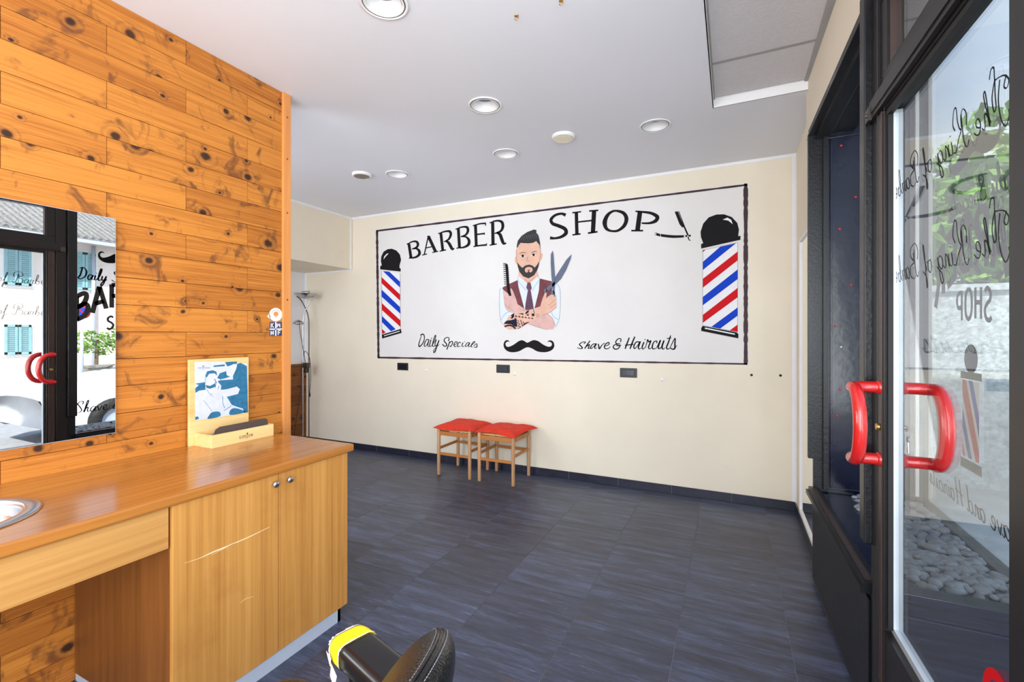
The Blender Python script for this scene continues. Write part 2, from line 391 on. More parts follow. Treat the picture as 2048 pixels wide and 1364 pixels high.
# floor of square slate tiles over grout
mb = MB(); mb.mi = 1; mb.box(-4.95, 0.46, -1.8, 4.2, -0.12, -0.002)
mb.mi = 0; P_ = 0.4533; offs = [0.0, 0.25, 0.68, 0.43, 0.0, 0.55, 0.2, 0.8]
k = 0
for ix in range(-10, 2):
    x0 = -0.222+P_*ix; oy = {0:0.35, -1:0.0, -2:0.44, -3:0.03}.get(ix, offs[ix % 8])*P_
    for iy in range(-12, 5):
        y0 = 2.98+oy+P_*iy; a, b_, c_, d_ = max(x0+.0012,-4.95), min(x0+P_-.0012,0.46), max(y0+.0012,-1.8), min(y0+P_-.0012,4.2)
        if b_-a < .01 or d_-c_ < .01: continue
        rr = (random.random(), random.random(), 0)
        mb.add([(a,c_,0),(b_,c_,0),(b_,d_,0),(a,d_,0)], [(0,1,2,3)], False, rr)
struct(mb.build('floor', [M['tile'], M['grout']]))

# ceiling with round openings for the downlights
mb = MB()
def quad(x0,x1,y0,y1,z): mb.add([(x0,y0,z),(x0,y1,z),(x1,y1,z),(x1,y0,z)], [(0,1,2,3)], False)
def holed(cx, cy, h, r, z, n=32):
    vs = []; fs = []
    for i in range(n):
        t = 2*pi*i/n; c_, s_ = math.cos(t), math.sin(t); q = h/max(abs(c_),abs(s_))
        vs += [(cx+r*c_,cy+r*s_,z),(cx+q*c_,cy+q*s_,z)]
    for i in range(n):
        j = (i+1)%n; fs.append((2*i,2*j,2*j+1,2*i+1))
    mb.add(vs, fs, False)
def band(y0, y1, xs, x0, x1):
    h = (y1-y0)/2; cur = x0
    for cx in sorted(xs):
        quad(cur, cx-h, y0, y1, C); holed(cx, (y0+y1)/2, h, 0.092, C); cur = cx+h
    quad(cur, x1, y0, y1, C)
H_ = 0.13
quad(-4.95,-0.1,-1.8,1.503-H_,C); band(1.503-H_,1.503+H_,[-1.31],-4.95,-0.1)
quad(-4.95,-0.1,1.503+H_,2.437-H_,C); band(2.437-H_,2.437+H_,[-1.344],-4.95,-0.1)
quad(-4.95,-0.1,2.437+H_,3.16-H_,C); quad(-0.1,0.5,3.07,3.16+H_,C)
band(3.16-H_,3.16+H_,[-1.56,-0.458,-2.604],-4.95,-0.1)
quad(-4.95,0.5,3.16+H_,4.2,C)
# unseen slab added above against light leaks, edges of the sunk field
mb.box(-4.95,1.0,-1.8,4.3,3.0,3.15)
ceil = struct(mb.build('ceiling', M['ceil']))
# sunk field of panels beside the shop front
mb = MB(); mb.box(-0.1,0.42,3.07,3.075,C,2.86); mb.box(-0.105,-0.1,-1.8,3.075,C-0.0,2.86); mb.build('panel_field_edge', M['white'], ceil)
ys = [3.068, 2.668, 2.068, 1.468, 0.868, 0.268, -0.332, -0.932, -1.532]
for a, b_ in zip(ys[:-1], ys[1:]):
    mb = MB(); mb.box(-0.092, 0.408, b_+0.012, a-0.012, 2.790, 2.800); mb.build('ceiling_panel', M['panel'], ceil)
mb = MB(); mb.box(-0.1,0.45,-1.8,3.07,2.796,2.81)
for a in ys[1:]: mb.box(-0.1,0.43,a-0.011,a+0.011,2.788,2.797)
mb.mi = 0; mb.box(-0.1,-0.092,-1.8,3.07,2.786,2.8); mb.box(0.372,0.43,-1.8,3.07,2.784,2.792); mb.build('panel_strips', M['gridgrey'], ceil)

# far wall, the plastered corner beside it, the bulkhead over the passage
mb = MB(); mb.box(-4.95, RX+0.5, F, F+0.12, -0.1, 3.0); struct(mb.build('wall_far', M['cream']))
mb = MB(); mb.box(-4.97,-4.85,0.2,F,-0.1,3.0); struct(mb.build('wall_recess', M['wallwhite']))
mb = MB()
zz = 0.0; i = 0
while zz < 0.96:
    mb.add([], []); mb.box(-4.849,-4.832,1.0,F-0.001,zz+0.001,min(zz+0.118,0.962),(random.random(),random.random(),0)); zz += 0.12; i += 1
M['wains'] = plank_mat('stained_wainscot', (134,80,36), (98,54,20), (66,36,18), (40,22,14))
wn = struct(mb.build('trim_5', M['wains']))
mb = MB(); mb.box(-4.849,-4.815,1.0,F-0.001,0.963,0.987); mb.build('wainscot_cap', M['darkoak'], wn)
mb = MB(); mb.box(LX-0.8+0.02, LX, 0.2, F, 2.123, C); struct(mb.build('wall_bulkhead', M['cream']))
# right wall: plain part beyond the display window, then the stretch above the shop front
mb = MB(); mb.box(RX, 0.95, 3.13, F, -0.1, 3.0)
yy = [3.13, -1.8]
mb.prism([(sx(3.13),3.13,2.47),(sx(3.13)+0.14,3.13,2.47),(sx(-1.8)+0.14,-1.8,2.47),(sx(-1.8),-1.8,2.47)], (0,0,0.53))
mb.box(sx(0.9), 0.62, 0.86, 0.93, -0.1, 2.5); mb.box(sx(-1), 0.62, -1.8, -1.55, -0.1, 2.5); mb.box(sx(0), 0.62, -1.55, 0.86, -0.1, 0.55)
struct(mb.build('wall_right', M['cream']))
# pine-clad partition on the left
mb = MB(); pitch = 0.1145; z = C-25*pitch; row = 0; ROW_PAR = 0
rnd = random.Random(11)
while z < C:
    z1 = min(z+pitch, C); z0 = max(z, 0)
    y = (1.295 if row % 2 == ROW_PAR else 0.99)-0.61*6; PL = 0.61
    while y < 1.806:
        L_ = PL; y1 = min(y+L_, 1.806); a = max(y,-1.8)
        if y1 > a:
            g = 0.0012; rr = (rnd.random(), rnd.random(), 0)
            x_ = W; v = [(x_-.014,a,z0),(x_,a+g,z0+g),(x_,a+g,z1-g),(x_-.014,a,z1),(x_-.014,y1,z0),(x_,y1-g,z0+g),(x_,y1-g,z1-g),(x_-.014,y1,z1)]
            mb.add(v, [(1,5,6,2),(0,1,2,3),(4,7,6,5),(0,4,5,1),(3,2,6,7)], False, rr)
        y = y1 if y1 < y+L_-1e-6 else y+L_
    z += pitch; row += 1
mb.box(W-0.16, W-0.014, -1.8, 1.85, -0.1, 3.0, (0.5,0.5,0))
struct(mb.build('wall_left', M['pine']))
mb = MB(); mb.box(W-0.17, W+0.012, 1.806, 1.858, 0, C)
for zk in (2.62, 2.33, 1.44): pass
struct(mb.build('trim_1', M['pinetrim'], bevel=0.003))
mb = MB()
for zk in (2.60, 2.36, 2.05, 1.55): mb.ball((W+0.0125,1.833,zk), 0.006, 8, (0.3,1,1))
mb.build('screw_plug', M['darkoak'], bpy.data.objects['trim_1'])
mb = MB(); mb.box(W-.16,-2.25,-1.92,-1.8,-.1,3.0); mb.box(-2.25,0.62,-1.92,-1.8,2.60,3.0); mb.box(0.42,0.62,-1.92,-1.8,-.1,2.6); mb.box(-2.25,0.42,-1.92,-1.8,-.1,0.12)  # unseen wall, its opening added for the fill lamp behind the camera
struct(mb.build('wall_back', M['cream']))
# white edging strips
mb = MB(); mb.box(LX, RX, F-0.006, F, C-0.025, C); mb.box(RX-0.028, RX, F-0.006, F, 0.07, C-0.025); mb.box(RX-0.006, RX, F-0.03, F-0.006, 0.07, C-0.025); struct(mb.build('trim_2', M['white']))
mb = MB(); mb.box(LX, LX+0.006, 0.2, F-0.006, C-0.025, C); mb.box(LX-0.0, LX+0.006, F-0.034, F-0.006, 2.123, C-0.025); struct(mb.build('trim_3', M['white']))
mb = MB(); mb.box(-4.85, LX, F-0.006, F, 2.10, 2.123); mb.box(-4.85,-4.815,F-0.006,F,0.987,2.10); struct(mb.build('trim_4', M['white']))
# skirting tiles
mb = MB(); x = RX; cuts = [0.0,-0.46,-0.913,-1.373,-1.83,-2.28,-2.73,-3.219,-3.682,-4.13,-4.6]
prev = RX-0.001
for c_ in cuts+[-4.83]:
    mb.box(c_+0.0015, prev-0.0015, F-0.010, F, 0.0, 0.0706); prev = c_
sk = struct(mb.build('baseboard_far', M['skirt'], bevel=0.0015, seg=1))
mb = MB(); mb.box(-4.83, RX-0.001, F-0.007, F, 0, 0.069); mb.build('joints', M['grout'], sk)
mb = MB(); mb.box(RX-0.010, RX, 3.20, F-0.01, 0, 0.0706); struct(mb.build('baseboard_right', M['skirt']))

# ------------------------------------------------ shop front: display window
def post(mb, y0, y1, x0, x1, z0, z1):          # box following the turned front
    a, b_ = sx((y0+y1)/2)+x0, sx((y0+y1)/2)+x1; mb.box(a, b_, y0, y1, z0, z1)
win = thing('window_1', None, None, (0.6,2.5,0)); struct(win)
SG = 0.885                                       # street pane
mb = MB(); mb.box(0.385, 0.478, 3.03, 3.062, 0.66, 2.47); mb.box(0.41, 0.478, 3.03, 3.062, 0.0, 0.66)
mb.box(0.452,0.478,3.005,3.03,0.5,2.44)
mb.prism([(sx(3.03)-.004,3.03,2.455),(sx(3.03)+.12,3.03,2.455),(sx(1.93)+.12,1.93,2.455),(sx(1.93)-.004,1.93,2.455)], (0,0,0.028))
mb.prism([(sx(3.03)+.03,3.03,2.43),(sx(3.03)+.09,3.03,2.43),(sx(1.93)+.09,1.93,2.43),(sx(1.93)+.03,1.93,2.43)], (0,0,0.03))
mb.box(0.47, 0.60, 1.95, 3.06, 2.45, 2.6)
mb.build('inner_frame', M['black'], win, bevel=0.003)
mb = MB(); mb.box(0.478, SG, 3.035, 3.06, 0.46, 2.86)
pn = mb.build('side_panel', M['navy'], win)
mb = MB()
for a,b_,c_,d_ in((0.478,SG,0.50,0.512),(0.478,SG,2.425,2.437),(0.486,0.496,0.512,2.425)): mb.box(a,b_,3.026,3.035,c_,d_)
mb.build('panel_beading', M['navy'], win, bevel=0.002)
mb = MB()
for u,v in((1682,291),(1711,394),(1679,458),(1702,570),(1671,652),(1680,779),(1674,831)):
    p = on_y(u,v,3.034); mb.ball((p.x,3.033,p.z), 0.0065, 10, (1,.5,1))
mb.build('red_pin', M['redh'], win)
mb = MB(); p = on_y(1682,694,3.034); mb.ball((p.x,3.033,p.z), 0.006, 10, (1,.5,1)); mb.build('cream_pin', M['bead'], win)
# window bottom, inner sill
mb = MB(); mb.prism([(sx(3.0)+.03,3.035,0.46),(SG,3.035,0.46),(SG,1.96,0.46),(sx(2.0)+.03,1.96,0.46)], (0,0,0.03)); mb.build('window_board', M['navy'], win)
mb = MB()
mb.prism([(sx(3.02)-.018,3.02,0.47),(sx(3.02)+.03,3.02,0.47),(sx(1.93)+.03,1.93,0.47),(sx(1.93)-.018,1.93,0.47)], (0,0,0.022))
mb.prism([(sx(3.02)-.006,3.02,0.492),(sx(3.02)+.03,3.02,0.492),(sx(1.93)+.03,1.93,0.492),(sx(1.93)-.006,1.93,0.492)], (0,0,0.016))
mb.prism([(sx(3.02)+.036,3.02,0.48),(sx(3.02)+.052,3.02,0.48),(sx(1.93)+.052,1.93,0.48),(sx(1.93)+.036,1.93,0.48)], (0,0,0.014))
mb.build('inner_sill', M['blackpl'], win, bevel=0.005, seg=3)
mb = MB(); mb.prism([(sx(3.0)+.001,2.96,0.508),(sx(3.0)+.022,2.96,0.508),(sx(1.95)+.022,1.95,0.508),(sx(1.95)+.001,1.95,0.508)], (0,0,0.0025)); mb.build('sill_strip', M['framein'], win)
# flap under the window with its hinges
mb = MB(); mb.prism([(sx(3.0)+.008,2.985,0.02),(sx(3.0)+.026,2.985,0.02),(sx(1.94)+.026,1.94,0.02),(sx(1.94)+.008,1.94,0.02)], (0,0,0.425))
flap = mb.build('flap', M['black'], win, bevel=0.002)
for y in (2.86, 2.12):
    mb = MB(); a = Vector((sx(y)+.002, y-0.035, 0.452)); mb.tube([a, a+Vector((-.0015,0.07,0))], 0.0065, 10); mb.box(a.x, a.x+.02, y-.03, y+.03, .448, .456); mb.build('hinge', M['brass'], flap)
mb = MB(); mb.prism([(sx(3.0)+.02,3.0,0),(sx(3.0)+.05,3.0,0),(sx(1.94)+.05,1.94,0),(sx(1.94)+.02,1.94,0)], (0,0,0.46)); mb.box(SG-.02,SG+.01,1.97,3.12,-.05,.46); mb.box(0.47,SG,1.95,1.965,-.05,.44)
mb.build('base_panel', M['blackpl'], win)
# outside: base panel facing the porch with a moulding frame and ledge
mb = MB(); mb.box(0.46,0.905,1.922,1.948,-0.05,0.475); mb.build('porch_panel', M['navy'], win)
mb = MB(); mb.box(0.46,0.925,1.90,1.965,0.475,0.510); mb.box(0.46,0.915,1.912,1.965,0.458,0.475)
mb.box(0.50,0.88,1.915,1.922,0.415,0.427); mb.box(0.50,0.512,1.915,1.922,0.02,0.415)
mb.build('porch_ledge', M['navy'], win, bevel=0.004, seg=3)
# panes and their outer frame
mb = MB(); mb.box(SG, SG+0.006, 1.97, 3.10, 0.50, 2.84); pane = mb.build('street_pane', M['glass2'], win)
mb = MB(); mb.box(0.48, 0.875, 1.944, 1.950, 0.510, 2.84); mb.build('porch_pane', M['glass2'], win)
mb = MB(); mb.box(SG-.02,SG+.03,3.06,3.12,0.46,2.9); mb.box(SG-.02,SG+.03,1.935,1.97,0.51,2.9); mb.box(SG-.02,SG+.03,1.97,3.1,2.84,2.9); mb.box(0.47,SG,1.935,1.965,2.84,2.9); mb.box(SG-.025,SG+.03,1.97,3.1,0.46,0.50)
mb.build('outer_frame', M['frame'], win, bevel=0.003)
mb = MB(); mb.box(SG-.034,SG-.02,3.02,3.034,0.52,2.83); mb.build('corner_bead', M['white'], win)
# pebbles lying along the street side of the window board
mb = MB(); rr = random.Random(5)
for i in range(460):
    x = rr.uniform(0.57,0.85); y = rr.uniform(2.0,3.0); r = rr.uniform(0.012,0.024)
    mb.ball((x,y,0.490+r*0.3), r, 8, (rr.uniform(.8,1.3),rr.uniform(.8,1.4),0.6))
pb = mb.build('pebbles', plain('grey_pebbles', (128,134,140), 0.6, var=0.35, scale=30))
tag(pb, 'grey pebbles spread on the display window board beside the street pane', 'pebbles', kind='stuff')
# post between window and door
mb = MB(); post(mb, 1.87, 1.932, -0.02, 0.07, 0.66, 2.49); post(mb, 1.872, 1.932, 0.012, 0.07, 0.0, 0.66)
mb.build('door_post', M['black'], win, bevel=0.004)

win2 = thing('added_window', None, None, (0.6,-0.3,0)); struct(win2)  # unseen window, added to bring more light from the right
mb = MB(); mb.box(0.53,0.59,-1.55,-1.49,0.55,2.47); mb.box(0.53,0.59,0.80,0.86,0.55,2.47); mb.box(0.53,0.59,-1.49,0.80,0.55,0.61); mb.box(0.53,0.59,-1.49,0.80,2.41,2.47); mb.build('window_frame', M['frame'], win2, bevel=.003)
mb = MB(); mb.box(0.558,0.564,-1.49,0.80,0.61,2.41); mb.build('window_pane', M['glass2'], win2)
# ------------------------------------------------ entrance door with transom
door = thing('door_1', None, None, (0.43,1.0,0)); struct(door)
D0, D1 = 1.80, 0.98                          # lock edge, hinge edge
def dx(y, o): return sx(y)+o
def bar(mb, y0, y1, o0, o1, z0, z1):          # box laid along the turned front, sharp ends
    mb.prism([(dx(y0,o0),y0,z0),(dx(y0,o1),y0,z0),(dx(y1,o1),y1,z0),(dx(y1,o0),y1,z0)], (0,0,z1-z0))
mb = MB(); bar(mb,1.868,1.805,0.0,0.06,0,2.47); bar(mb,0.975,0.93,0.0,0.06,0,2.47); bar(mb,1.805,0.975,0.0,0.06,2.42,2.47)
mb.build('door_frame', M['frame'], door, bevel=0.003)
mb = MB(); bar(mb,1.855,0.95,-0.012,0.0,2.040,2.102); bar(mb,1.855,0.95,-0.016,-0.012,2.055,2.088); bar(mb,1.805,0.975,0.0,0.055,2.085,2.102)
mb.build('transom_rail', M['frame'], door, bevel=0.004)
mb = MB(); bar(mb,1.804,0.976,0.006,0.05,2.103,2.155); bar(mb,1.804,0.976,0.006,0.05,2.385,2.419); bar(mb,1.804,1.745,0.006,0.05,2.155,2.385); bar(mb,1.04,0.976,0.006,0.05,2.155,2.385)
ts = mb.build('transom_sash', M['frame'], door, bevel=0.003)
mb = MB(); bar(mb,1.745,1.738,0.012,0.04,2.155,2.385); bar(mb,1.738,1.04,0.012,0.04,2.155,2.161); mb.build('transom_spacer', M['framein'], ts)
mb = MB(); bar(mb,1.745,1.04,0.026,0.030,2.158,2.385); mb.build('transom_pane', M['glass'], ts)
# leaf
GZ0, GZ1, GY0, GY1 = 0.465, 2.020, 1.735, 1.100
mb = MB(); bar(mb,D0,GY0+.012,0.002,0.048,0.02,2.080); bar(mb,GY1-.008,D1,0.002,0.048,0.02,2.080)
bar(mb,GY0+.012,GY1-.008,0.002,0.048,0.02,GZ0-.012); bar(mb,GY0+.012,GY1-.008,0.002,0.048,GZ1+.008,2.080)
leaf = mb.build('door_leaf', M['frame'], door, bevel=0.003)
mb = MB(); bar(mb,D0-.006,GY0+.022,-0.003,0.002,0.05,2.03); mb.build('stile_face', M['framein'], leaf, bevel=0.002)
mb = MB(); bar(mb,GY0+.012,GY0-.006,0.018,0.040,GZ0-.012,GZ1); bar(mb,GY0-.006,GY1-.004,0.018,0.040,GZ0-.012,GZ0+.006); mb.build('glazing_spacer', M['bead'], leaf)
mb = MB(); bar(mb,GY0+.004,GY1-.006,0.004,0.018,GZ1-.01,GZ1+.012); bar(mb,GY0+.006,GY0-.004,0.006,0.018,GZ0,GZ1); mb.build('gasket', M['rubber'], leaf)
mb = MB(); bar(mb,GY0,GY1-.008,0.024,0.030,GZ0-.01,GZ1+.008); mb.build('door_pane', M['glass'], leaf)
# pull handles, inside and outside
ang = math.atan(0.021); along = Vector((math.sin(ang),-math.cos(ang),0)); inward = Vector((-math.cos(ang),-math.sin(ang),0))
def pull(sgn, o, mat):
    y = 1.772; b0 = Vector((dx(y,o), y, 0)); n = inward*sgn; pts = []
    z0, z1, so, bow = 0.965, 1.187, 0.072, 0.085
    pts = [b0+Vector((0,0,z1)), b0+n*so*0.55+Vector((0,0,z1)), b0+n*so*0.93+along*0.006+Vector((0,0,z1-.001))]
    N = 18
    for i in range(N+1):
        t = pi*i/N; pts.append(b0+n*so+along*(0.014+bow*math.sin(t)**0.8 if 0<t<pi-1e-6 else 0.014)+Vector((0,0,(z0+z1)/2+(z1-z0)/2*math.cos(t))))
    pts += [b0+n*so*0.93+along*0.006+Vector((0,0,z0+.001)), b0+n*so*0.55+Vector((0,0,z0)), b0+Vector((0,0,z0))]
    mb = MB(); P = catmull([tuple(p) for p in pts], 3)[0]; mb.tube(P, 0.0178, 18)
    for z in (z0, z1):
        c_ = b0+Vector((0,0,z)); mb.lathe([(0.021,0),(0.021,0.006),(0.0178,0.008)], c_, 20, n)
    return tag(mb.build('pull_handle', mat, leaf))
pull(1, -0.004, M['redh']); pull(-1, 0.048, M['redh'])
mb = MB(); q = Vector((dx(1.79,0.02),D0,0))
mb.box(q.x, q.x+.010, D0, D0+.012, .99, 1.15)
mb.mi = 1
for z in (1.043,1.072): mb.box(q.x-.006,q.x+.012,D0-.001,D0+.030,z,z+.017)
mb.tube([(dx(1.772,-.014),1.772,1.065),(dx(1.772,.0),1.772,1.065)],0.010,12)
mb.build('lock', [M['darkmetal'],M['brass']], leaf)
mb = MB(); mb.box(dx(1.83,-.022),dx(1.83,-.012),1.822,1.856,2.036,2.075); mb.tube([(dx(1.83,-.026),1.838,2.056),(dx(1.83,-.014),1.838,2.056)],0.007,10); mb.build('corner_clip', M['darkmetal'], door)
# keys in the outer side of the lock
kx = dx(1.762,0.056); kt = thing('key_bunch', 'small bunch of silver keys on a wire ring hanging outside the door lock', 'keys', (kx,1.762,1.04))
mb = MB(); mb.tube([(kx-.012,1.762,1.07),(kx+.004,1.762,1.07)],0.006,8); mb.tube([(kx+.006,1.762+.013*math.cos(t*pi/8),1.055+.015*math.sin(t*pi/8)) for t in range(16)],0.0009,6,closed=True); mb.build('ring', M['steel'], kt)
for i,a in enumerate((-.18,.05,.25)):
    mb = MB(); c_ = Vector((kx+.004+i*.002,1.762,1.042)); d = Vector((0,math.sin(a),-math.cos(a))); mb.lathe([(0.001,-.001),(0.009,-.001),(0.009,.001),(0.001,.001)], c_+d*.008, 14, (1,0,0))
    mb.obox(c_+d*.032,(0.0018,0.006,0.032),(Vector((1,0,0)),d.cross(Vector((1,0,0))),d)); mb.build('key', M['steel'], kt)
# red ring sticker low on the glass
def ong(u, v, o=0.021):                      # onto the inner face of the door pane
    d = ray(u,v); t = (0.39+0.021*3.05+o)/(d[0]+0.021*d[1]); return Vector((d[0]*t,d[1]*t,CH+d[2]*t))
def dpl(p, o=0.0215): return Vector((dx(p[0],o), p[0], p[1]))
mb = MB(); c_ = (1.175, 0.655); pts = [(c_[0]+0.043*math.cos(2*pi*k/30), c_[1]+0.05*math.sin(2*pi*k/30)) for k in range(30)]
ribbon(mb, pts, 0.020, lambda p: dpl(p), closed=True, sub=2); st = mb.build('round_sticker', M['pred'])
tag(st, 'red ring sticker low on the glass of the entrance door', 'sticker')

# ================================================================== THE MURAL on the far wall
mural = thing('wall_mural', 'large painted barber shop mural with bearded barber and striped poles on the far wall', 'mural', (-1.8, F, 1.0))
def crop(ox, oy, s, layer):                     # tracing frame -> far wall, layer = coat of paint
    yy = F-0.0008*layer
    return lambda p: on_y(ox+p[0]/s, oy+p[1]/s, yy)
mp = crop(0,0,1,1); mb = MB(); mb.poly([mp(p) for p in((749,457),(1498,365),(1498,731),(753,717))]); mb.build('mural_ground', M['murbg'], mural)
mp = crop(0,0,1,2); mb = MB(); rr = random.Random(3)
def rough(a, b, w, n=60):
    pts = [(a[0]+(b[0]-a[0])*i/n, a[1]+(b[1]-a[1])*i/n) for i in range(n+1)]
    ribbon(mb, pts, [w*(1+rr.uniform(-.22,.22)) for _ in pts], mp, sub=1)
rough((752,462),(1495,369.5),3.6); rough((754,461),(757,715),4.4); rough((755,715),(1495,728),3.4); rough((1491.5,367),(1491.5,729),8)
mb.build('painted_border', M['border'], mural)
# BARBER
mp = crop(800,420,9.309,2); mb = MB()
for pts,w in (
 ([(165,630),(205,892)],46),([(125,636),(190,610)],18),([(165,900),(232,878)],18),
 ([(180,608),(250,585),(310,592),(334,640),(308,695),(225,728)],[20,26,38,42,34,16]),
 ([(225,725),(300,718),(352,755),(360,820),(300,875),(200,896)],[16,26,44,46,34,20]),
 ([(525,495),(452,830)],20),([(532,495),(662,775)],50),([(480,708),(595,682)],18),([(412,840),(503,818)],18),([(600,792),(712,768)],18),([(505,488),(558,488)],16),
 ([(760,430),(797,762)],46),([(710,442),(790,412)],18),([(738,768),(857,742)],20),
 ([(780,415),(865,395),(928,402),(945,460),(905,545),(818,592)],[22,28,42,42,32,16]),([(850,575),(905,612),(950,690),(975,728),(1014,712)],[26,46,50,40,14]),
 ([(1085,335),(1107,700)],48),([(1033,358),(1110,330)],18),([(1050,714),(1130,694)],20),
 ([(1100,330),(1185,314),(1250,325),(1265,390),(1225,460),(1130,498)],[22,28,42,44,32,16]),
 ([(1130,495),(1225,500),(1282,560),(1275,640),(1200,690),(1100,706)],[16,28,46,48,32,20]),
 ([(1405,280),(1420,670)],48),([(1357,294),(1480,258),(1590,248)],[18,24,26]),([(1594,234),(1592,294)],16),([(1430,455),(1573,438)],26),([(1572,420),(1572,462)],14),([(1366,682),(1480,662),(1610,650)],[18,26,30]),([(1612,618),(1612,664)],14),
 ([(1725,228),(1732,650)],52),([(1668,240),(1740,214)],20),([(1668,656),(1802,632)],20),
 ([(1730,212),(1830,200),(1898,228),(1914,310),(1875,392),(1760,438)],[24,32,46,48,36,18]),([(1800,422),(1860,455),(1900,560),(1930,622),(1980,615)],[30,52,54,46,16])):
    ribbon(mb, pts, [q*1.15 for q in w] if isinstance(w,list) else w*1.15, mp)
mb.build('painted_lettering', M['ink'], mural)
# SHOP and the razor
mp = crop(1080,400,6.4,2); mb = MB()
for pts,w in (
 ([(328,195),(275,175),(195,195),(142,250),(162,302),(240,332),(318,370),(332,425),(270,472),(190,490),(128,484)],[46,30,32,40,42,45,48,48,36,28,42]),
 ([(465,158),(472,440)],44),([(692,140),(677,420)],56),([(485,282),(665,262)],20),([(413,164),(526,150)],18),([(415,447),(520,434)],20),([(628,141),(747,132)],20),([(613,424),(737,406)],22),
 ([(1280,150),(1247,390)],60),([(1222,145),(1300,148)],20),([(1168,392),(1320,392)],22),([(1300,152),(1420,168),(1500,215),(1478,268),(1400,296),(1300,296)],[24,36,52,46,28,20]),
 ([(1470,428),(1540,450),(1700,468),(1850,464)],[30,34,36,28]),([(1775,145),(1892,445)],10),([(1848,345),(1896,455)],20),([(1893,450),(1903,500),(1925,522)],[18,14,10]),([(1860,462),(1930,456)],24)):
    ribbon(mb, pts, w, mp)
ribbon(mb, [(970,138),(1065,165),(1106,235),(1080,325),(1000,390),(915,397),(850,365),(828,290),(855,210),(905,158)], [26,44,52,46,32,26,42,60,48,32], mp, closed=True)
fill(mb, [(1723,150),(1765,145),(1800,230),(1850,345),(1820,352),(1785,310)], mp)
mb.build('painted_lettering', M['ink'], mural)
mp = crop(1080,400,6.4,3)
for c_ in ((1480,433),(1893,462)): mb = MB(); disc(mb,c_,9,mp); mb.build('razor_rivet', M['pwhite'], mural)
for q in ([(1540,430),(1545,470)],[(1845,448),(1847,482)]): mb = MB(); ribbon(mb,q,5,mp); mb.build('razor_band', M['pwhite'], mural)
# Daily Specials
DS = [
 ([(265,262),(335,235),(368,300),(358,400),(305,500),(240,552),(226,495),(255,380),(292,275)],[26,26,20,20,22,28,22,16,14]),
 ([(478,378),(430,372),(380,450),(365,530),(400,545),(450,470),(488,372),(455,500),(470,552),(508,538)],[20,18,22,20,14,14,20,22,16,10]),
 ([(538,375),(503,500),(515,552),(548,538)],[22,22,16,10]),([(548,330),(556,352)],20),
 ([(545,540),(620,430),(660,285),(640,275),(600,400),(575,520),(602,552),(640,530)],[10,16,18,18,24,22,16,10]),
 ([(672,370),(640,480),(652,545),(700,490),(742,390),(690,540),(640,680),(608,702),(612,640),(680,562),(755,498)],[24,22,16,18,24,24,26,20,14,12,10]),
 ([(978,412),(1002,350),(960,315),(890,350),(875,410),(930,480),(935,530),(880,542),(828,490)],[22,20,18,20,24,26,24,22,24]),
 ([(1020,420),(968,560),(940,632)],[20,24,20]),([(1000,480),(1060,415),(1092,445),(1065,520),(1015,548),(1068,560)],[14,18,22,18,14,10]),
 ([(1100,520),(1180,490),(1210,440),(1160,435),(1128,500),(1145,555),(1205,538)],[12,14,18,18,22,18,10]),
 ([(1300,462),(1262,440),(1222,500),(1228,555),(1290,538)],[20,16,22,18,10]),
 ([(1360,450),(1330,520),(1342,555),(1392,530)],[20,20,14,10]),([(1395,420),(1405,432)],18),
 ([(1520,460),(1470,455),(1420,520),(1425,553),(1470,530),(1530,455),(1495,540),(1525,560)],[18,16,20,16,12,18,20,12]),
 ([(1530,552),(1620,480),(1662,430),(1620,440),(1560,540),(1600,568)],[10,14,18,18,22,12]),
 ([(1620,545),(1700,478),(1715,540),(1695,572),(1640,562)],[12,16,24,20,14])]
mp = crop(820,650,12.8,2); mb = MB()
for p,w in DS: ribbon(mb,p,[q*1.18 for q in w] if isinstance(w,list) else w*1.18,mp)
mb.build('painted_lettering', M['ink'], mural)
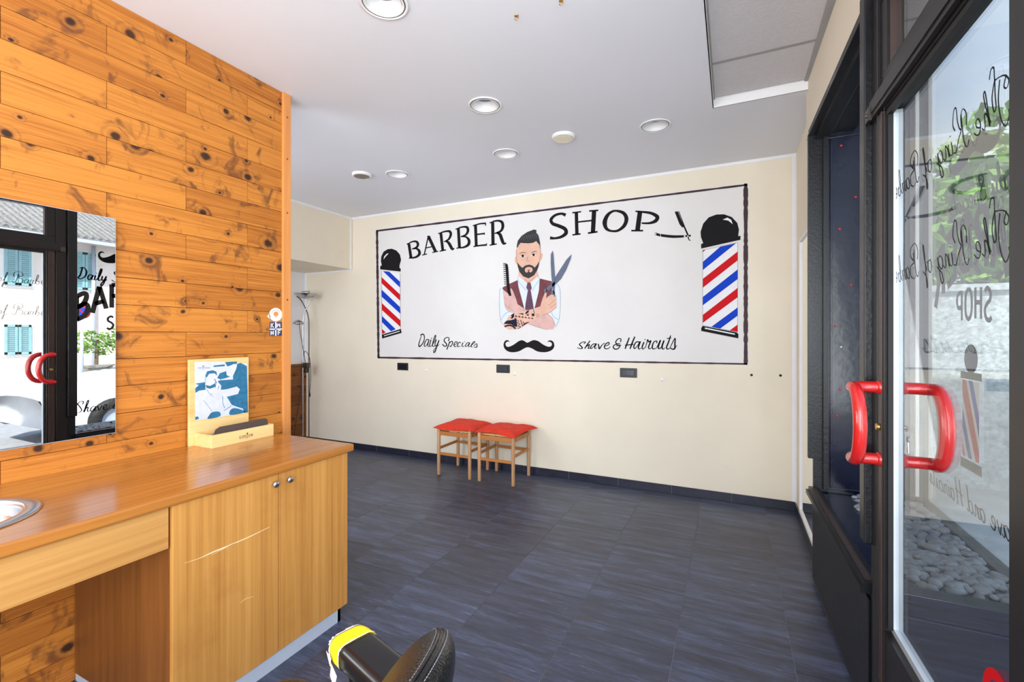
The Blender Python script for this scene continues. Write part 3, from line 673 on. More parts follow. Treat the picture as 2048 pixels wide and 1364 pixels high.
SH = [
 ([(235,322),(268,292),(220,290),(160,330),(188,360),(212,393),(170,402),(122,385)],[14,12,12,16,18,18,12,10]),
 ([(342,268),(290,340),(250,404)],[16,18,16]),([(270,375),(330,332),(318,372),(312,402),(345,388)],[10,16,18,14,8]),
 ([(442,320),(390,330),(352,378),(358,402),(400,372),(450,320),(420,380),(432,402),(462,385)],[16,14,18,14,10,16,18,12,8]),
 ([(480,320),(490,360),(502,406),(545,345),(590,305)],[16,20,20,14,10]),
 ([(592,360),(660,335),(662,300),(612,320),(586,370),(600,402),(650,402),(690,368)],[10,14,18,16,20,16,12,8]),
 ([(860,292),(870,240),(820,238),(780,290),(800,320),(858,318)],[16,14,14,18,16,12]),([(830,325),(760,340),(738,382),(770,412),(820,402),(850,360),(790,350),(872,345)],[12,16,18,18,16,16,12,14]),
 ([(1012,215),(972,320),(940,408)],[18,22,18]),([(1106,198),(1060,310),(1024,408)],[18,24,18]),([(938,346),(1082,330)],16),
 ([(1190,292),(1130,292),(1090,360),(1100,402),(1140,370),(1200,282),(1167,380),(1182,412),(1215,388)],[18,16,20,16,12,18,22,14,8]),
 ([(1265,290),(1232,370),(1245,412),(1285,378)],[20,22,14,8]),([(1278,240),(1284,254)],18),
 ([(1285,390),(1312,300),(1325,250),(1345,288),(1380,272),(1342,370),(1357,408),(1400,378)],[10,14,18,20,20,22,14,8]),
 ([(1480,312),(1480,272),(1432,290),(1405,360),(1417,407),(1475,395)],[18,14,16,22,18,8]),
 ([(1475,395),(1545,258),(1512,350),(1512,402),(1560,378),(1605,262),(1572,360),(1582,412),(1622,388)],[10,20,24,18,14,20,24,16,8]),
 ([(1717,178),(1682,290),(1648,380),(1667,412),(1712,388)],[16,22,22,16,8]),([(1652,231),(1728,221)],14),
 ([(1700,402),(1790,228),(1790,320),(1790,392),(1757,414),(1708,390)],[10,16,22,26,20,14]),([(1790,392),(1826,348)],9)]
mp = crop(1140,650,8.533,2); mb = MB()
for p,w in SH: ribbon(mb,p,[q*1.15 for q in w] if isinstance(w,list) else w*1.15,mp)
mb.build('painted_lettering', M['ink'], mural)
MOUST = [(360,1195),(320,1172),(280,1180),(230,1215),(180,1236),(156,1226),(152,1200),(172,1184),(190,1188),(176,1172),(150,1175),(133,1205),(137,1243),(165,1275),(215,1289),(280,1280),(340,1248),(372,1240),(410,1252),(460,1280),(530,1289),(590,1275),(622,1245),(626,1210),(610,1180),(580,1172),(558,1188),(582,1186),(602,1202),(598,1226),(570,1235),(520,1215),(470,1180),(425,1170),(388,1185)]
mp = crop(980,440,4.872,2); mb = MB(); fill(mb, MOUST, mp, True, 3); mb.build('painted_moustache', M['ink'], mural)
# poles
def pole(cyl, mc, balls, foot, foot_line, shine, blues, reds, mcr, mb_, ms, mf, mfl, edges):
    m0 = MB(); fill(m0, cyl, mc); p = m0.build('striped_pole', M['pwhite'], mural)
    m0 = MB(); fill(m0, balls, mb_); m0.build('pole_ball', M['ink'], p)
    m0 = MB(); fill(m0, foot, mf); m0.build('pole_foot', M['ink'], p)
    m0 = MB(); fill(m0, shine, ms); m0.build('ball_shine', M['pwhite'], p)
    m0 = MB(); ribbon(m0, foot_line[0], foot_line[1], mfl); m0.build('foot_line', M['pwhite'], p)
    for q in blues: m0 = MB(); fill(m0, q, mcr); m0.build('blue_stripe', M['pblue'], p)
    for q in reds: m0 = MB(); fill(m0, q, mcr); m0.build('red_stripe', M['pred'], p)
    for q in edges: m0 = MB(); ribbon(m0, q, 2, mcr); m0.build('edge_line', M['ink'], p)
c4 = lambda l: crop(740,380,4.011,l); c8 = lambda l: crop(740,420,8.525,l); c5 = lambda l: crop(1380,400,4.55,l)
pole([(92,645),(242,668),(244,1115),(97,1160)], c4(2), [(172,1012),(174,962),(200,940),(185,870),(192,790),(232,710),(300,668),(372,660),(450,690),(510,760),(530,850),(502,950),(504,990),(524,1000),(522,1050)],
 [(95,1160),(247,1114),(254,1146),(97,1192)], ([(112,1170),(238,1132)],6), [(232,845),(240,795),(285,745),(318,740),(262,800)],
 ([(103,650),(155,655),(240,735),(240,782)],[(92,798),(240,938),(243,992),(92,855)],[(96,1010),(206,1117),(168,1133),(96,1060)]),
 ([(92,698),(241,838),(241,888),(92,747)],[(95,908),(243,1045),(243,1097),(95,962)],[(96,1114),(126,1143),(97,1156)]), c4(3), c8(3), c8(4), c4(3), c4(4), ([(92,645),(97,1160)],[(242,668),(244,1115)]))
pole([(117,455),(435,390),(433,1200),(115,1142)], c5(2), [(102,442),(100,402),(120,392),(100,340),(96,290),(120,215),(170,158),(240,132),(310,130),(380,155),(430,208),(446,270),(440,312),(440,330),(460,325),(459,362),(280,402)],
 [(115,1145),(102,1166),(102,1192),(440,1259),(441,1222),(425,1204)], ([(135,1166),(408,1221)],11), [(298,178),(340,160),(375,180),(388,220),(350,188)],
 ([(117,563),(275,425),(418,394),(117,637)],[(117,882),(433,632),(433,720),(117,958)],[(193,1155),(433,978),(433,1053),(275,1170)]),
 ([(117,717),(433,469),(433,550),(117,798)],[(117,1045),(433,800),(433,886),(117,1118)],[(362,1186),(433,1134),(433,1199)],[(117,456),(142,452),(117,476)]), c5(3), c5(3), c5(4), c5(3), c5(4), ([(117,455),(115,1142)],[(435,390),(433,1200)],[(112,458),(434,388)],[(115,1140),(433,1200)]))
# the bearded barber (drawn flat on the wall like the rest of the mural)
def A(l): return crop(990,440,10.49,l)
def B(l): return crop(990,540,10.49,l)
man = [None]
def shape(name, mat, polys, strokes=(), smooth=True):
    for p,m_ in polys:
        mb = MB(); fill(mb, p, m_, smooth, 3); o = mb.build(name, M[mat], man[0] or mural)
        if man[0] is None: man[0] = o
    for p,w_,m_ in strokes:
        mb = MB(); ribbon(mb, p, w_, m_, sub=5); mb.build(name, M[mat], man[0])
shape('painted_barber','shirt',[([(500,110),(470,215),(300,292),(130,372),(100,440),(92,650),(100,940),(125,1080),(190,1150),(420,930),(700,1010),(1000,950),(1255,1200),(1335,1060),(1368,800),(1368,450),(1310,300),(1190,240),(940,185),(890,110),(700,255)],B(2))])
shape('drawn_neck','skin',[([(495,1050),(885,1070),(915,1170),(720,1335),(690,1335),(490,1170)],A(3)),([(455,765),(415,785),(414,860),(440,935),(475,915)],A(3)),([(950,700),(1005,705),(992,800),(945,870)],A(3))],smooth=False)
shape('drawn_vest','vest',[([(160,365),(300,290),(475,212),(492,350),(615,810),(440,730),(350,560),(160,405)],B(3)),([(938,178),(1190,238),(1200,500),(1060,590),(960,760),(828,805),(880,600),(922,420)],B(3))],smooth=False)
shape('drawn_tie','tie',[([(682,262),(742,262),(772,380),(748,422),(808,770),(812,860),(628,845),(640,700),(690,425),(655,372)],B(4))],smooth=False)
shape('drawn_face','skin',[([(470,540),(447,630),(447,760),(470,900),(500,1050),(600,1180),(700,1215),(800,1180),(880,1070),(930,900),(955,720),(945,560),(900,470),(700,430),(540,460)],A(4))])
shape('drawn_hair','hair',[([(455,585),(460,520),(480,430),(560,330),(680,250),(820,198),(872,215),(862,262),(905,310),(930,400),(945,480),(957,650),(930,520),(862,442),(800,478),(700,490),(600,485),(540,478),(500,525),(478,572)],A(5)),
 ([(462,880),(520,955),(572,1003),(640,952),(720,936),(790,958),(832,998),(880,945),(935,860),(915,970),(880,1065),(820,1160),(705,1226),(590,1182),(512,1085),(478,980)],A(5))],smooth=False)
shape('drawn_mouth','skin',[([(625,1050),(645,1005),(705,985),(770,1000),(790,1045),(770,1085),(735,1100),(715,1080),(690,1080),(675,1105),(640,1090)],A(6))])
shape('drawn_lip','shade',[],[([(706,1040),(708,1085)],[50,30],A(7))])
shape('drawn_eye_white','pwhite',[([(530,755),(580,735),(645,752),(590,775)],A(5)),([(755,738),(810,712),(865,732),(810,752)],A(5))])
shape('drawn_eye','ink',[([(560,735),(602,735),(602,775),(562,775)],A(6)),([(788,710),(830,712),(828,752),(790,750)],A(6))],[([(508,712),(565,682),(650,690)],[6,12,7],A(6)),([(765,690),(820,662),(880,660)],[7,12,6],A(6)),([(530,745),(580,728),(640,745)],6,A(6)),([(755,728),(810,708),(865,722)],6,A(6))])
shape('drawn_line','shade',[],[([(690,770),(668,845),(690,862),(740,858)],6,A(5)),([(448,620),(446,760),(468,895)],6,A(5)),([(955,640),(955,720),(930,880)],6,A(5)),([(620,1230),(700,1300),(850,1180)],6,A(5))])
shape('drawn_hair_sheen','outline',[],[([(540+i*45,430-i*6),(590+i*42,330-i*8)],[2,4],A(6)) for i in range(8)])
shape('drawn_forearm','skin2',[([(158,425),(200,445),(350,575),(322,405),(336,378),(372,430),(440,600),(472,715),(650,835),(830,900),(1080,905),(1200,1010),(1258,1150),(1225,1238),(1100,1252),(900,1200),(700,1130),(420,905),(262,850),(200,740),(182,600)],B(5))],smooth=False)
shape('drawn_arm','skin',[([(178,1140),(200,1200),(300,1252),(450,1245),(600,1180),(840,1040),(1000,950),(1150,890),(1292,770),(1288,560),(1250,530),(1200,500),(1065,600),(1088,500),(1052,465),(1000,590),(968,700),(950,760),(825,810),(690,842),(420,900),(300,955),(240,1050)],B(6))],smooth=False)
shape('drawn_cuff_line','outline',[],[([(470,215),(560,320),(655,430)],7,B(4)),([(925,212),(850,320),(780,435)],7,B(4)),([(485,130),(475,215)],6,B(4)),([(890,110),(935,190)],6,B(4)),([(1190,238),(1310,300),(1368,450),(1368,800),(1335,1060),(1258,1198)],7,B(4)),([(130,372),(100,440),(92,650),(100,940),(125,1080),(185,1150)],7,B(4)),([(120,1050),(200,930),(290,880),(400,890)],7,B(4)),([(1180,880),(1230,980),(1320,1040)],7,B(4)),([(200,745),(260,850),(400,900)],5,B(6))])
shape('drawn_tattoo','tat',[([(182,1130),(215,1085),(262,1058),(330,1052),(400,1035),(428,1000),(452,1030),(462,1120),(470,1190),(420,1190),(340,1140),(260,1132)],B(7)),([(335,945),(405,900),(398,985),(362,1022),(320,1010),(350,985)],B(7)),([(765,918),(820,908),(832,960),(778,972)],B(7)),([(670,860),(720,840),(700,890),(640,935),(640,890)],B(7)),([(480,912),(590,905),(600,945),(560,930)],B(7)),([(660,925),(712,940),(705,962),(668,955)],B(7)),([(735,1085),(640,1140),(570,1180),(610,1120),(690,1090)],B(7))]
 +[([(412+68*i,975+9*i),(440+68*i,945+10*i),(470+68*i,990+8*i)],B(7)) for i in range(6)],
 [([(200,1185),(290,1160),(370,1180),(430,1232)],34,B(7)),([(455,1050),(500,1075),(470,1110),(520,1130),(490,1170),(540,1195),(480,1232)],12,B(7)),([(535,1050),(560,1110),(580,1185)],16,B(7)),([(590,1080),(610,1130)],14,B(7)),([(700,905),(700,955)],10,B(7)),([(870,920),(890,1000)],6,B(7)),([(905,915),(920,980)],6,B(7)),([(800,820),(830,905)],12,B(7))],smooth=False)
shape('drawn_line','shade',[],[([(190,560),(240,620)],5,B(8)),([(205,700),(260,770),(420,880)],5,B(8)),([(560,850),(650,838)],5,B(8)),([(1060,600),(1140,560)],5,B(8)),([(1130,740),(1285,600)],6,B(8)),([(1150,800),(1290,700)],6,B(8)),([(1000,950),(1150,890),(1290,775)],5,B(8)),([(700,1130),(900,1200),(1100,1252)],5,B(8)),([(1080,905),(1200,1010),(1258,1150)],5,B(7))])
mbc = MB()
ribbon(mbc, [(235,925),(248,1000),(262,1200),(275,1380),(290,1500),(320,1590)], [50,58,56,56,52,46], A(5)); ribbon(mbc,[(170,915),(240,915)],16,A(5))
for i in range(10): ribbon(mbc, [(170+i*2.5,945+i*44),(230+i*2,948+i*44)], 17, A(5))
mbc.build('drawn_comb', M['ink'], man[0])
mbs = MB()
fill(mbs, [(1210,640),(1170,720),(1168,900),(1180,1150),(1195,1300),(1205,1500),(1250,1500),(1262,1240),(1240,920),(1226,720)], A(9))
mpz = crop(980,440,4.872,9); fill(mbs, [(795,333),(745,385),(690,470),(632,560),(632,600),(560,650),(545,690),(570,690),(645,620),(690,575),(740,490),(785,380)], mpz)
disc(mbs,(1062,430),36,B(9)); disc(mbs,(1215,480),42,B(9)); ribbon(mbs,[(1230,440),(1255,560)],26,B(9)); ribbon(mbs,[(1085,440),(1095,500)],24,B(9))
mbs.build('drawn_scissors', M['steelp'], man[0])

# ================================================================== LETTERS for stickers and glass
# unit strokes: x right, y up, cap height 1
CAP = {
'B':([[(.12,0),(.12,1)],[(.12,.97),(.42,.95),(.5,.76),(.38,.54),(.12,.52)],[(.12,.52),(.45,.5),(.56,.27),(.42,.04),(.12,.03)]],.66),
'A':([[(0.02,0),(.3,1)],[(.3,1),(.58,0)],[(.12,.34),(.48,.34)]],.64),
'R':([[(.12,0),(.12,1)],[(.12,.97),(.42,.95),(.52,.74),(.4,.52),(.12,.5)],[(.3,.5),(.45,.25),(.58,0)]],.66),
'E':([[(.12,0),(.12,1)],[(.12,.97),(.52,.97)],[(.12,.5),(.45,.5)],[(.12,.03),(.54,.03)]],.6),
'S':([[(.5,.86),(.34,.98),(.12,.86),(.14,.64),(.34,.5),(.5,.3),(.42,.06),(.2,.0),(.04,.12)]],.6),
'H':([[(.1,0),(.1,1)],[(.52,0),(.52,1)],[(.1,.52),(.52,.52)]],.66),
'O':([[(.32,1),(.12,.86),(.06,.5),(.12,.14),(.32,0),(.52,.14),(.58,.5),(.52,.86),(.32,1)]],.68),
'P':([[(.12,0),(.12,1)],[(.12,.97),(.44,.94),(.54,.72),(.42,.48),(.12,.45)]],.62),
'K':([[(.12,0),(.12,1)],[(.55,1),(.14,.45)],[(.25,.55),(.58,0)]],.66),
'M':([[(.08,0),(.1,1)],[(.1,1),(.38,.3)],[(.38,.3),(.66,1)],[(.66,1),(.68,0)]],.78),
'N':([[(.1,0),(.1,1)],[(.1,1),(.52,0)],[(.52,0),(.52,1)]],.66),
'F':([[(.12,0),(.12,1)],[(.12,.97),(.54,.97)],[(.12,.5),(.45,.5)]],.58),
'G':([[(.54,.84),(.34,1),(.12,.86),(.05,.5),(.14,.12),(.34,0),(.54,.14),(.54,.44),(.36,.44)]],.66),
'D':([[(.12,0),(.12,1)],[(.12,.97),(.42,.9),(.56,.5),(.42,.1),(.12,.03)]],.68)}
# flowing hand, slanted
SCR = {
'a':([[(.36,.38),(.22,.44),(.06,.26),(.06,.04),(.18,.02),(.32,.22),(.4,.42),(.32,.1),(.38,.0),(.48,.08)]],.44),
'b':([[(.0,.06),(.2,.5),(.3,.95),(.22,.98),(.12,.5),(.1,.06),(.24,.0),(.34,.16),(.3,.36),(.22,.3),(.44,.32)]],.42),
'c':([[(.34,.34),(.28,.44),(.1,.3),(.06,.06),(.2,.0),(.4,.1)]],.36),
'd':([[(.34,.38),(.2,.44),(.06,.26),(.06,.04),(.18,.02),(.32,.22),(.52,1.0),(.34,.12),(.4,.0),(.5,.08)]],.46),
'e':([[(.04,.14),(.26,.24),(.3,.42),(.18,.44),(.07,.24),(.12,.02),(.26,.02),(.4,.14)]],.36),
'f':([[(.0,.1),(.2,.5),(.34,.95),(.3,1.0),(.18,.6),(.02,-.4),(-.06,-.42),(.06,-.1),(.32,.1)]],.32),
'g':([[(.34,.38),(.2,.44),(.06,.26),(.06,.04),(.18,.02),(.32,.22),(.4,.42),(.26,-.1),(.12,-.44),(.0,-.4),(.12,-.12),(.46,.12)]],.44),
'h':([[(.0,.06),(.22,.55),(.34,.95),(.26,.98),(.12,.4),(.04,.0),(.16,.32),(.3,.42),(.26,.14),(.3,.0),(.42,.1)]],.42),
'i':([[(.14,.42),(.06,.12),(.12,.0),(.26,.1)],[(.2,.6),(.21,.64)]],.24),
'l':([[(.0,.06),(.22,.5),(.34,.95),(.26,.98),(.12,.4),(.1,.04),(.18,.0),(.3,.1)]],.28),
'n':([[(.1,.42),(.02,.0),(.14,.3),(.28,.43),(.24,.14),(.28,.0),(.42,.1)]],.42),
'o':([[(.28,.4),(.14,.42),(.05,.2),(.12,.0),(.28,.1),(.32,.34),(.26,.42),(.44,.36)]],.4),
'p':([[(.12,.44),(.02,.0),(-.08,-.38)],[(.06,.3),(.2,.44),(.32,.32),(.26,.06),(.12,.02),(.4,.08)]],.4),
'r':([[(.0,.06),(.1,.42),(.2,.36),(.3,.38),(.2,.1),(.26,.0),(.38,.1)]],.36),
's':([[(.0,.04),(.2,.44),(.24,.2),(.18,.02),(.04,.04)],[(.2,.04),(.36,.14)]],.32),
't':([[(.28,.9),(.12,.2),(.16,.0),(.3,.1)],[(.06,.6),(.36,.62)]],.28),
'u':([[(.06,.42),(.04,.12),(.12,.0),(.26,.2),(.34,.42),(.28,.1),(.34,.0),(.46,.1)]],.44),
'v':([[(.06,.42),(.12,.2),(.14,.0),(.28,.24),(.36,.44)]],.38),
'y':([[(.1,.42),(.06,.12),(.14,.02),(.28,.2),(.38,.42),(.22,-.14),(.06,-.44),(-.02,-.38),(.12,-.1),(.42,.14)]],.42),
"'":([[(.12,1.0),(.08,.82)]],.16),
'D':([[(.16,.9),(.4,1.0),(.62,.7),(.52,.25),(.2,.0),(.06,.1),(.18,.3),(.34,.96)]],.66),
'S':([[(.5,.72),(.56,.95),(.38,1.0),(.2,.8),(.34,.52),(.44,.2),(.24,.0),(.0,.14)]],.56),
'H':([[(.3,1.0),(.2,.5),(.02,.0)],[(.68,1.0),(.52,.5),(.42,.0),(.5,.02)],[(.0,.42),(.66,.54)]],.68),
'T':([[(.86,1.22),(.8,1.44),(.66,1.42),(.62,1.1),(.46,1.06),(.2,.98),(.02,.78),(.1,.62),(.22,.72),(.12,.96)],[(.62,1.1),(.74,.7),(.66,.3),(.56,.36),(.6,.7),(.62,1.1)],[(.4,.98),(.46,.5),(.36,.0),(.16,-.3),(.0,-.12),(.02,.06)]],.8),
'K':([[(.4,.98),(.32,.5),(.22,.1),(.06,-.1),(-.04,.08)],[(.1,.55),(.12,.9),(.3,1.1),(.42,.95),(.38,.6)],[(.76,.66),(.9,.9),(.84,1.3),(.7,1.3),(.62,.9),(.5,.62),(.4,.52),(.56,.3),(.7,.0),(.86,.04)]],.86),
'B':([[(.42,1.0),(.34,.5),(.2,.06),(.04,.0),(.0,.16)],[(.12,.6),(.1,.95),(.36,1.22),(.7,1.1),(.72,.8),(.42,.56),(.72,.42),(.7,.08),(.4,-.06),(.28,.06)],[(.5,.9),(.46,.7),(.56,.62)]],.8)}
def write(mb, text, font, mp, x, y, h, w, sx_=1.0, gap=0.0, arc=0.0, slant=0.0):
    """lay text as painted strokes: start x, baseline y, height h, pen w; mp maps (x,y)->3D"""
    cur = 0.0; tot = sum((font[c][1] if c in font else .35)+gap for c in text)
    for ch in text:
        if ch == ' ': cur += .35; continue
        st, adv = font[ch]
        for s_ in st:
            pts = []; ws = []
            for i,(a,b_) in enumerate(s_):
                t = (cur+a)/tot*2-1; dy = arc*(1-t*t)
                pts.append((x+(cur+a+slant*b_)*h*sx_, y+(b_+dy)*h))
                j = min(i+1,len(s_)-1); k_ = max(i-1,0); vx, vy = s_[j][0]-s_[k_][0], s_[j][1]-s_[k_][1]; l = math.hypot(vx,vy) or 1
                ws.append(w*(0.45+0.75*abs(vy)/l) if font is SCR else w)
            ribbon(mb, pts, ws, mp, sub=5 if len(pts) > 2 else 1)
        cur += adv+gap
    return x+cur*h*sx_

# writing on the door pane, painted for the street (seen from behind in here)
mb = MB(); mpd = lambda p: dpl(p, 0.0235)
write(mb, "The King of Barber's", SCR, mpd, 1.14, 1.755, 0.074, 0.0036, 1.06)
mb.build('glass_lettering', M['ink'], leaf)
mb = MB(); write(mb, "The King of Barber's", SCR, mpd, 1.14, 1.505, 0.074, 0.0028, 1.06); mb.build('glass_lettering', M['ink'], leaf)
# writing on the street pane, read from the street
M['inkg'] = flat('grey_glass_lettering', (70,66,66))
mpw = lambda p: Vector((SG-0.001, p[0], p[1]))
mb = MB(); write(mb, "BARBER", CAP, mpw, 2.09, 1.46, 0.23, 0.040, 0.85, 0.04, 0.72)
write(mb, "SHOP", CAP, mpw, 2.34, 1.40, 0.125, 0.019, 0.88, 0.08, 0.12)
mb.build('glass_lettering', M['inkg'], win)
mb = MB(); write(mb, "Daily Specials", SCR, mpw, 2.12, 1.87, 0.11, 0.011, 1.0)
write(mb, "Shave and Haircuts", SCR, mpw, 2.10, 0.62, 0.105, 0.008, 1.1)
fill(mb, [((p[0]-372)*0.0009+2.49, 2.10-(p[1]-1230)*0.0009) for p in MOUST], mpw, True, 3)
mb.build('glass_lettering', M['ink'], win)
mb = MB(); mz = lambda p: Vector((SG-0.0008, p[0], p[1]))
fill(mb, [(2.44,0.84),(2.585,0.84),(2.585,1.16),(2.44,1.16)], mz); mb.build('glass_pole_white', M['pwhite'], win)
for nm, mat, qs in (('glass_red_stripe','pred',([(2.585,1.16),(2.553,1.16),(2.44,.875),(2.44,.84),(2.468,.84),(2.585,1.10)],[(2.585,.90),(2.56,.84),(2.585,.84)])),
        ('glass_blue_stripe','pblue',([(2.53,1.16),(2.495,1.16),(2.44,1.02),(2.44,.94)],[(2.585,1.04),(2.50,.84),(2.53,.84),(2.585,.96)]))):
    for q in qs: mb = MB(); fill(mb, q, lambda p: Vector((SG-0.0016,p[0],p[1]))); mb.build(nm, M[mat], win)
mb = MB(); fill(mb, [(2.42,0.79),(2.605,0.79),(2.605,0.83),(2.42,0.83)], mz); fill(mb,[(2.42,1.165),(2.605,1.165),(2.605,1.195),(2.42,1.195)],mz); disc(mb,(2.512,1.25),0.06,mz); mb.build('glass_pole_caps', M['inkg'], win)

# ================================================================== CEILING FITTINGS
x0_, y0_ = -1.31, 1.503
M['lampg'] = plain('frosted_lamp', (112,112,116), 0.4)
dl = thing('downlight', 'white recessed downlight nearest the camera, cut by the top of the photo', 'ceiling light', (x0_,y0_,C), 'recessed downlights')
mb = MB(); mb.lathe([(0.0925,0.001),(0.101,-0.002),(0.101,-0.006),(0.094,-0.008),(0.088,-0.004),(0.087,0.001)], dl.location, 40); mb.lathe([(0.087,-0.001),(0.084,-0.006),(0.078,-0.007),(0.074,-0.001),(0.073,0.003)], dl.location, 40); mb.build('rim', M['white'], dl)
mb = MB(); mb.lathe([(0.0885,-0.0045),(0.0865,-0.0065),(0.0850,-0.0062)], dl.location, 40); mb.build('rim_gap', M['darkmetal'], dl)
mb = MB(); mb.lathe([(0.072,0.0),(0.066,0.018),(0.056,0.040),(0.052,0.046)], dl.location, 36); mb.build('reflector', M['white'], dl)
mb = MB(); mb.lathe([(0.0525,0.045),(0.03,0.038),(0.0005,0.035)], dl.location, 30); mb.build('lamp_glass', M['lampg'], dl)
for (x,y),lb in zip([(-1.344,2.437),(-1.56,3.16),(-0.458,3.16),(-2.604,3.16)],
    ('white recessed downlight in the middle of the ceiling, second nearest','white recessed downlight left of the ribbed round vent','white recessed downlight nearest the door, right of the ribbed vent','farthest left white recessed downlight, beside the dark round vent')):
    c_ = dup(dl, (x-x0_,y-y0_,0)); c_['label'] = lb
def vent(x, y, label, mat):
    v = thing('ceiling_vent', label, 'vent', (x,y,C), 'round ceiling vents')
    mb = MB(); mb.lathe([(0.081,0.0),(0.081,-0.010),(0.074,-0.020),(0.066,-0.022),(0.064,-0.016)], v.location, 36); mb.build('rim', M['white'], v)
    mb = MB(); mb.lathe([(0.066,-0.017),(0.0005,-0.017)], v.location, 36); mb.mi = 0
    for k in range(-3,4):
        h = math.sqrt(0.064**2-(k*0.017)**2); mb.obox((x,y+k*0.017,C-0.020),(2*h,0.010,0.006),((1,0,0),(0,1,0.35),(0,-.35,1)))
    mb.build('grille', mat, v)
vent(-1.06,3.054,'cream ribbed round ceiling vent between two downlights',plain('cream_grille',(214,204,178),0.6))
vent(-2.885,3.03,'dark grilled round ceiling vent, the farthest left ceiling fitting',plain('dark_grille',(120,112,96),0.6))
for (x,y),lb in zip(((-0.844,1.813),(-0.639,1.811)),('left one of two tiny orange ceiling hooks','right one of two tiny orange ceiling hooks')):
    mb = MB(); mb.lathe([(0.0005,-0.004),(0.009,-0.003),(0.009,0.0)],(x,y,C),12); mb.tube([(x+.008*math.sin(t*pi/6),y,C-0.012-.008*math.cos(t*pi/6+pi)) for t in range(10)],0.0016,6)
    tag(mb.build('ceiling_hook', M['brass']), lb, 'hook', 'ceiling hooks')

# ================================================================== FAR WALL FITTINGS
for u,v,lb in ((806,733,'black wall socket under the left end of the mural'),(1006.5,737.5,'black wall socket under the painted moustache'),(1257,745.5,'black wall socket under the Shave & Haircuts lettering')):
    c_ = on_y(u,v,F); s_ = thing('wall_socket', lb, 'socket', (c_.x,F,c_.z), 'black wall sockets')
    mb = MB(); mb.box(c_.x-.074,c_.x+.074,F-.010,F,c_.z-.041,c_.z+.041); mb.build('socket_plate', M['blackpl'], s_, bevel=.004, seg=3)
    mb = MB(); mb.box(c_.x-.052,c_.x+.052,F-.014,F-.009,c_.z-.025,c_.z+.025); md = mb.build('module', M['navy'], s_, bevel=.002)
    mb = MB()
    for q in (-.035,0,.035):
        for r_ in (-.009,0,.009): mb.lathe([(.0025,0),(.0025,.001)],(c_.x+q,F-.0141,c_.z+r_),8,(0,-1,0))
        mb.box(c_.x+q+.016,c_.x+q+.0175,F-.0148,F-.014,c_.z-.025,c_.z+.025)
    mb.build('socket_holes', M['rubber'], md)
for u,v,lb in ((853,741,'small white round cap right of the left socket'),(1029,748,'small cream round cap right of the middle socket'),(1325,759,'small white round cap right of the right socket')):
    c_ = on_y(u,v,F); mb = MB(); mb.lathe([(.0005,.012),(.012,.010),(.017,.004),(.018,0)],c_,20,(0,-1,0)); tag(mb.build('wall_dowel', M['white']), lb, 'cap', 'round caps on the far wall')
for u,v,lb in ((1503,750,'left black screw right below the mural corner'),(1561,751,'right black screw nearest the room corner')):
    c_ = on_y(u,v,F); mb = MB(); mb.lathe([(.0005,.008),(.008,.006),(.010,0)],c_,14,(0,-1,0)); tag(mb.build('wall_screw', M['blackpl']), lb, 'screw', 'black screws on the far wall')

# narrow mirror beside the display window
nm = thing('narrow_mirror', 'tall narrow white framed mirror on the right wall beside the black window frame', 'mirror', (RX,3.4,0.15))
ya, yb_, za, zb = 3.20, 3.80, 0.12, 2.00
mb = MB(); mb.box(RX-.004,RX,ya,yb_,za,zb); mb.build('mirror_glass', M['mirror'], nm)
mb = MB(); mb.box(RX-.014,RX,ya-.03,ya,za-.025,zb+.02); mb.box(RX-.014,RX,yb_,yb_+.02,za-.025,zb+.02); mb.box(RX-.014,RX,ya,yb_,za-.025,za); mb.box(RX-.014,RX,ya,yb_,zb,zb+.02); mb.build('mirror_frame', M['white'], nm, bevel=.002)
# wall mirror on the boards
wm = thing('wall_mirror', 'wide frameless wall mirror on the pine boards reflecting the door and street', 'mirror', (W+.01,0.5,0.95))
mb = MB(); mb.box(W+.0125,W+.017,-0.9,1.012,0.945,1.828); mb.build('mirror_glass', M['mirror'], wm)
mb = MB(); mb.box(W,W+.0125,-0.88,1.0,0.96,1.815); mb.box(W+.001,W+.0165,1.0121,1.0135,0.945,1.828); mb.box(W+.001,W+.0165,-0.9,1.0135,1.8281,1.8295); mb.box(W+.001,W+.0165,-0.9,1.0135,0.9435,0.9449); mb.build('mirror_backing', M['alu'], wm)

# ================================================================== WORKTOP, CABINET, BASIN
KT = 0.8245
top = thing('worktop', 'long glossy brown wooden worktop running along the pine wall', 'worktop', (-2.0,0.6,KT))
mb = MB()
# slab with a round basin opening
bc = (-1.985,0.455); br = 0.185
X0,X1,Y0,Y1 = W+.001,-1.647,-1.2,1.6755
def slabcell(x0,x1,y0,y1):
    mb.add([(x0,y0,KT),(x1,y0,KT),(x1,y1,KT),(x0,y1,KT)],[(0,1,2,3)],False)
h = 0.2
slabcell(X0,X1-.008,bc[1]+h,Y1-.008); slabcell(X0,X1-.008,Y0,bc[1]-h); slabcell(X0,bc[0]-h,bc[1]-h,bc[1]+h); slabcell(bc[0]+h,X1-.008,bc[1]-h,bc[1]+h)
n = 48; vs = []
for i in range(n):
    t = 2*pi*i/n; q = h/max(abs(math.cos(t)),abs(math.sin(t))); vs += [(bc[0]+br*math.cos(t),bc[1]+br*math.sin(t),KT),(bc[0]+q*math.cos(t),bc[1]+q*math.sin(t),KT)]
mb.add(vs,[(2*i,2*i+1,2*((i+1)%n)+1,2*((i+1)%n)) for i in range(n)],False)
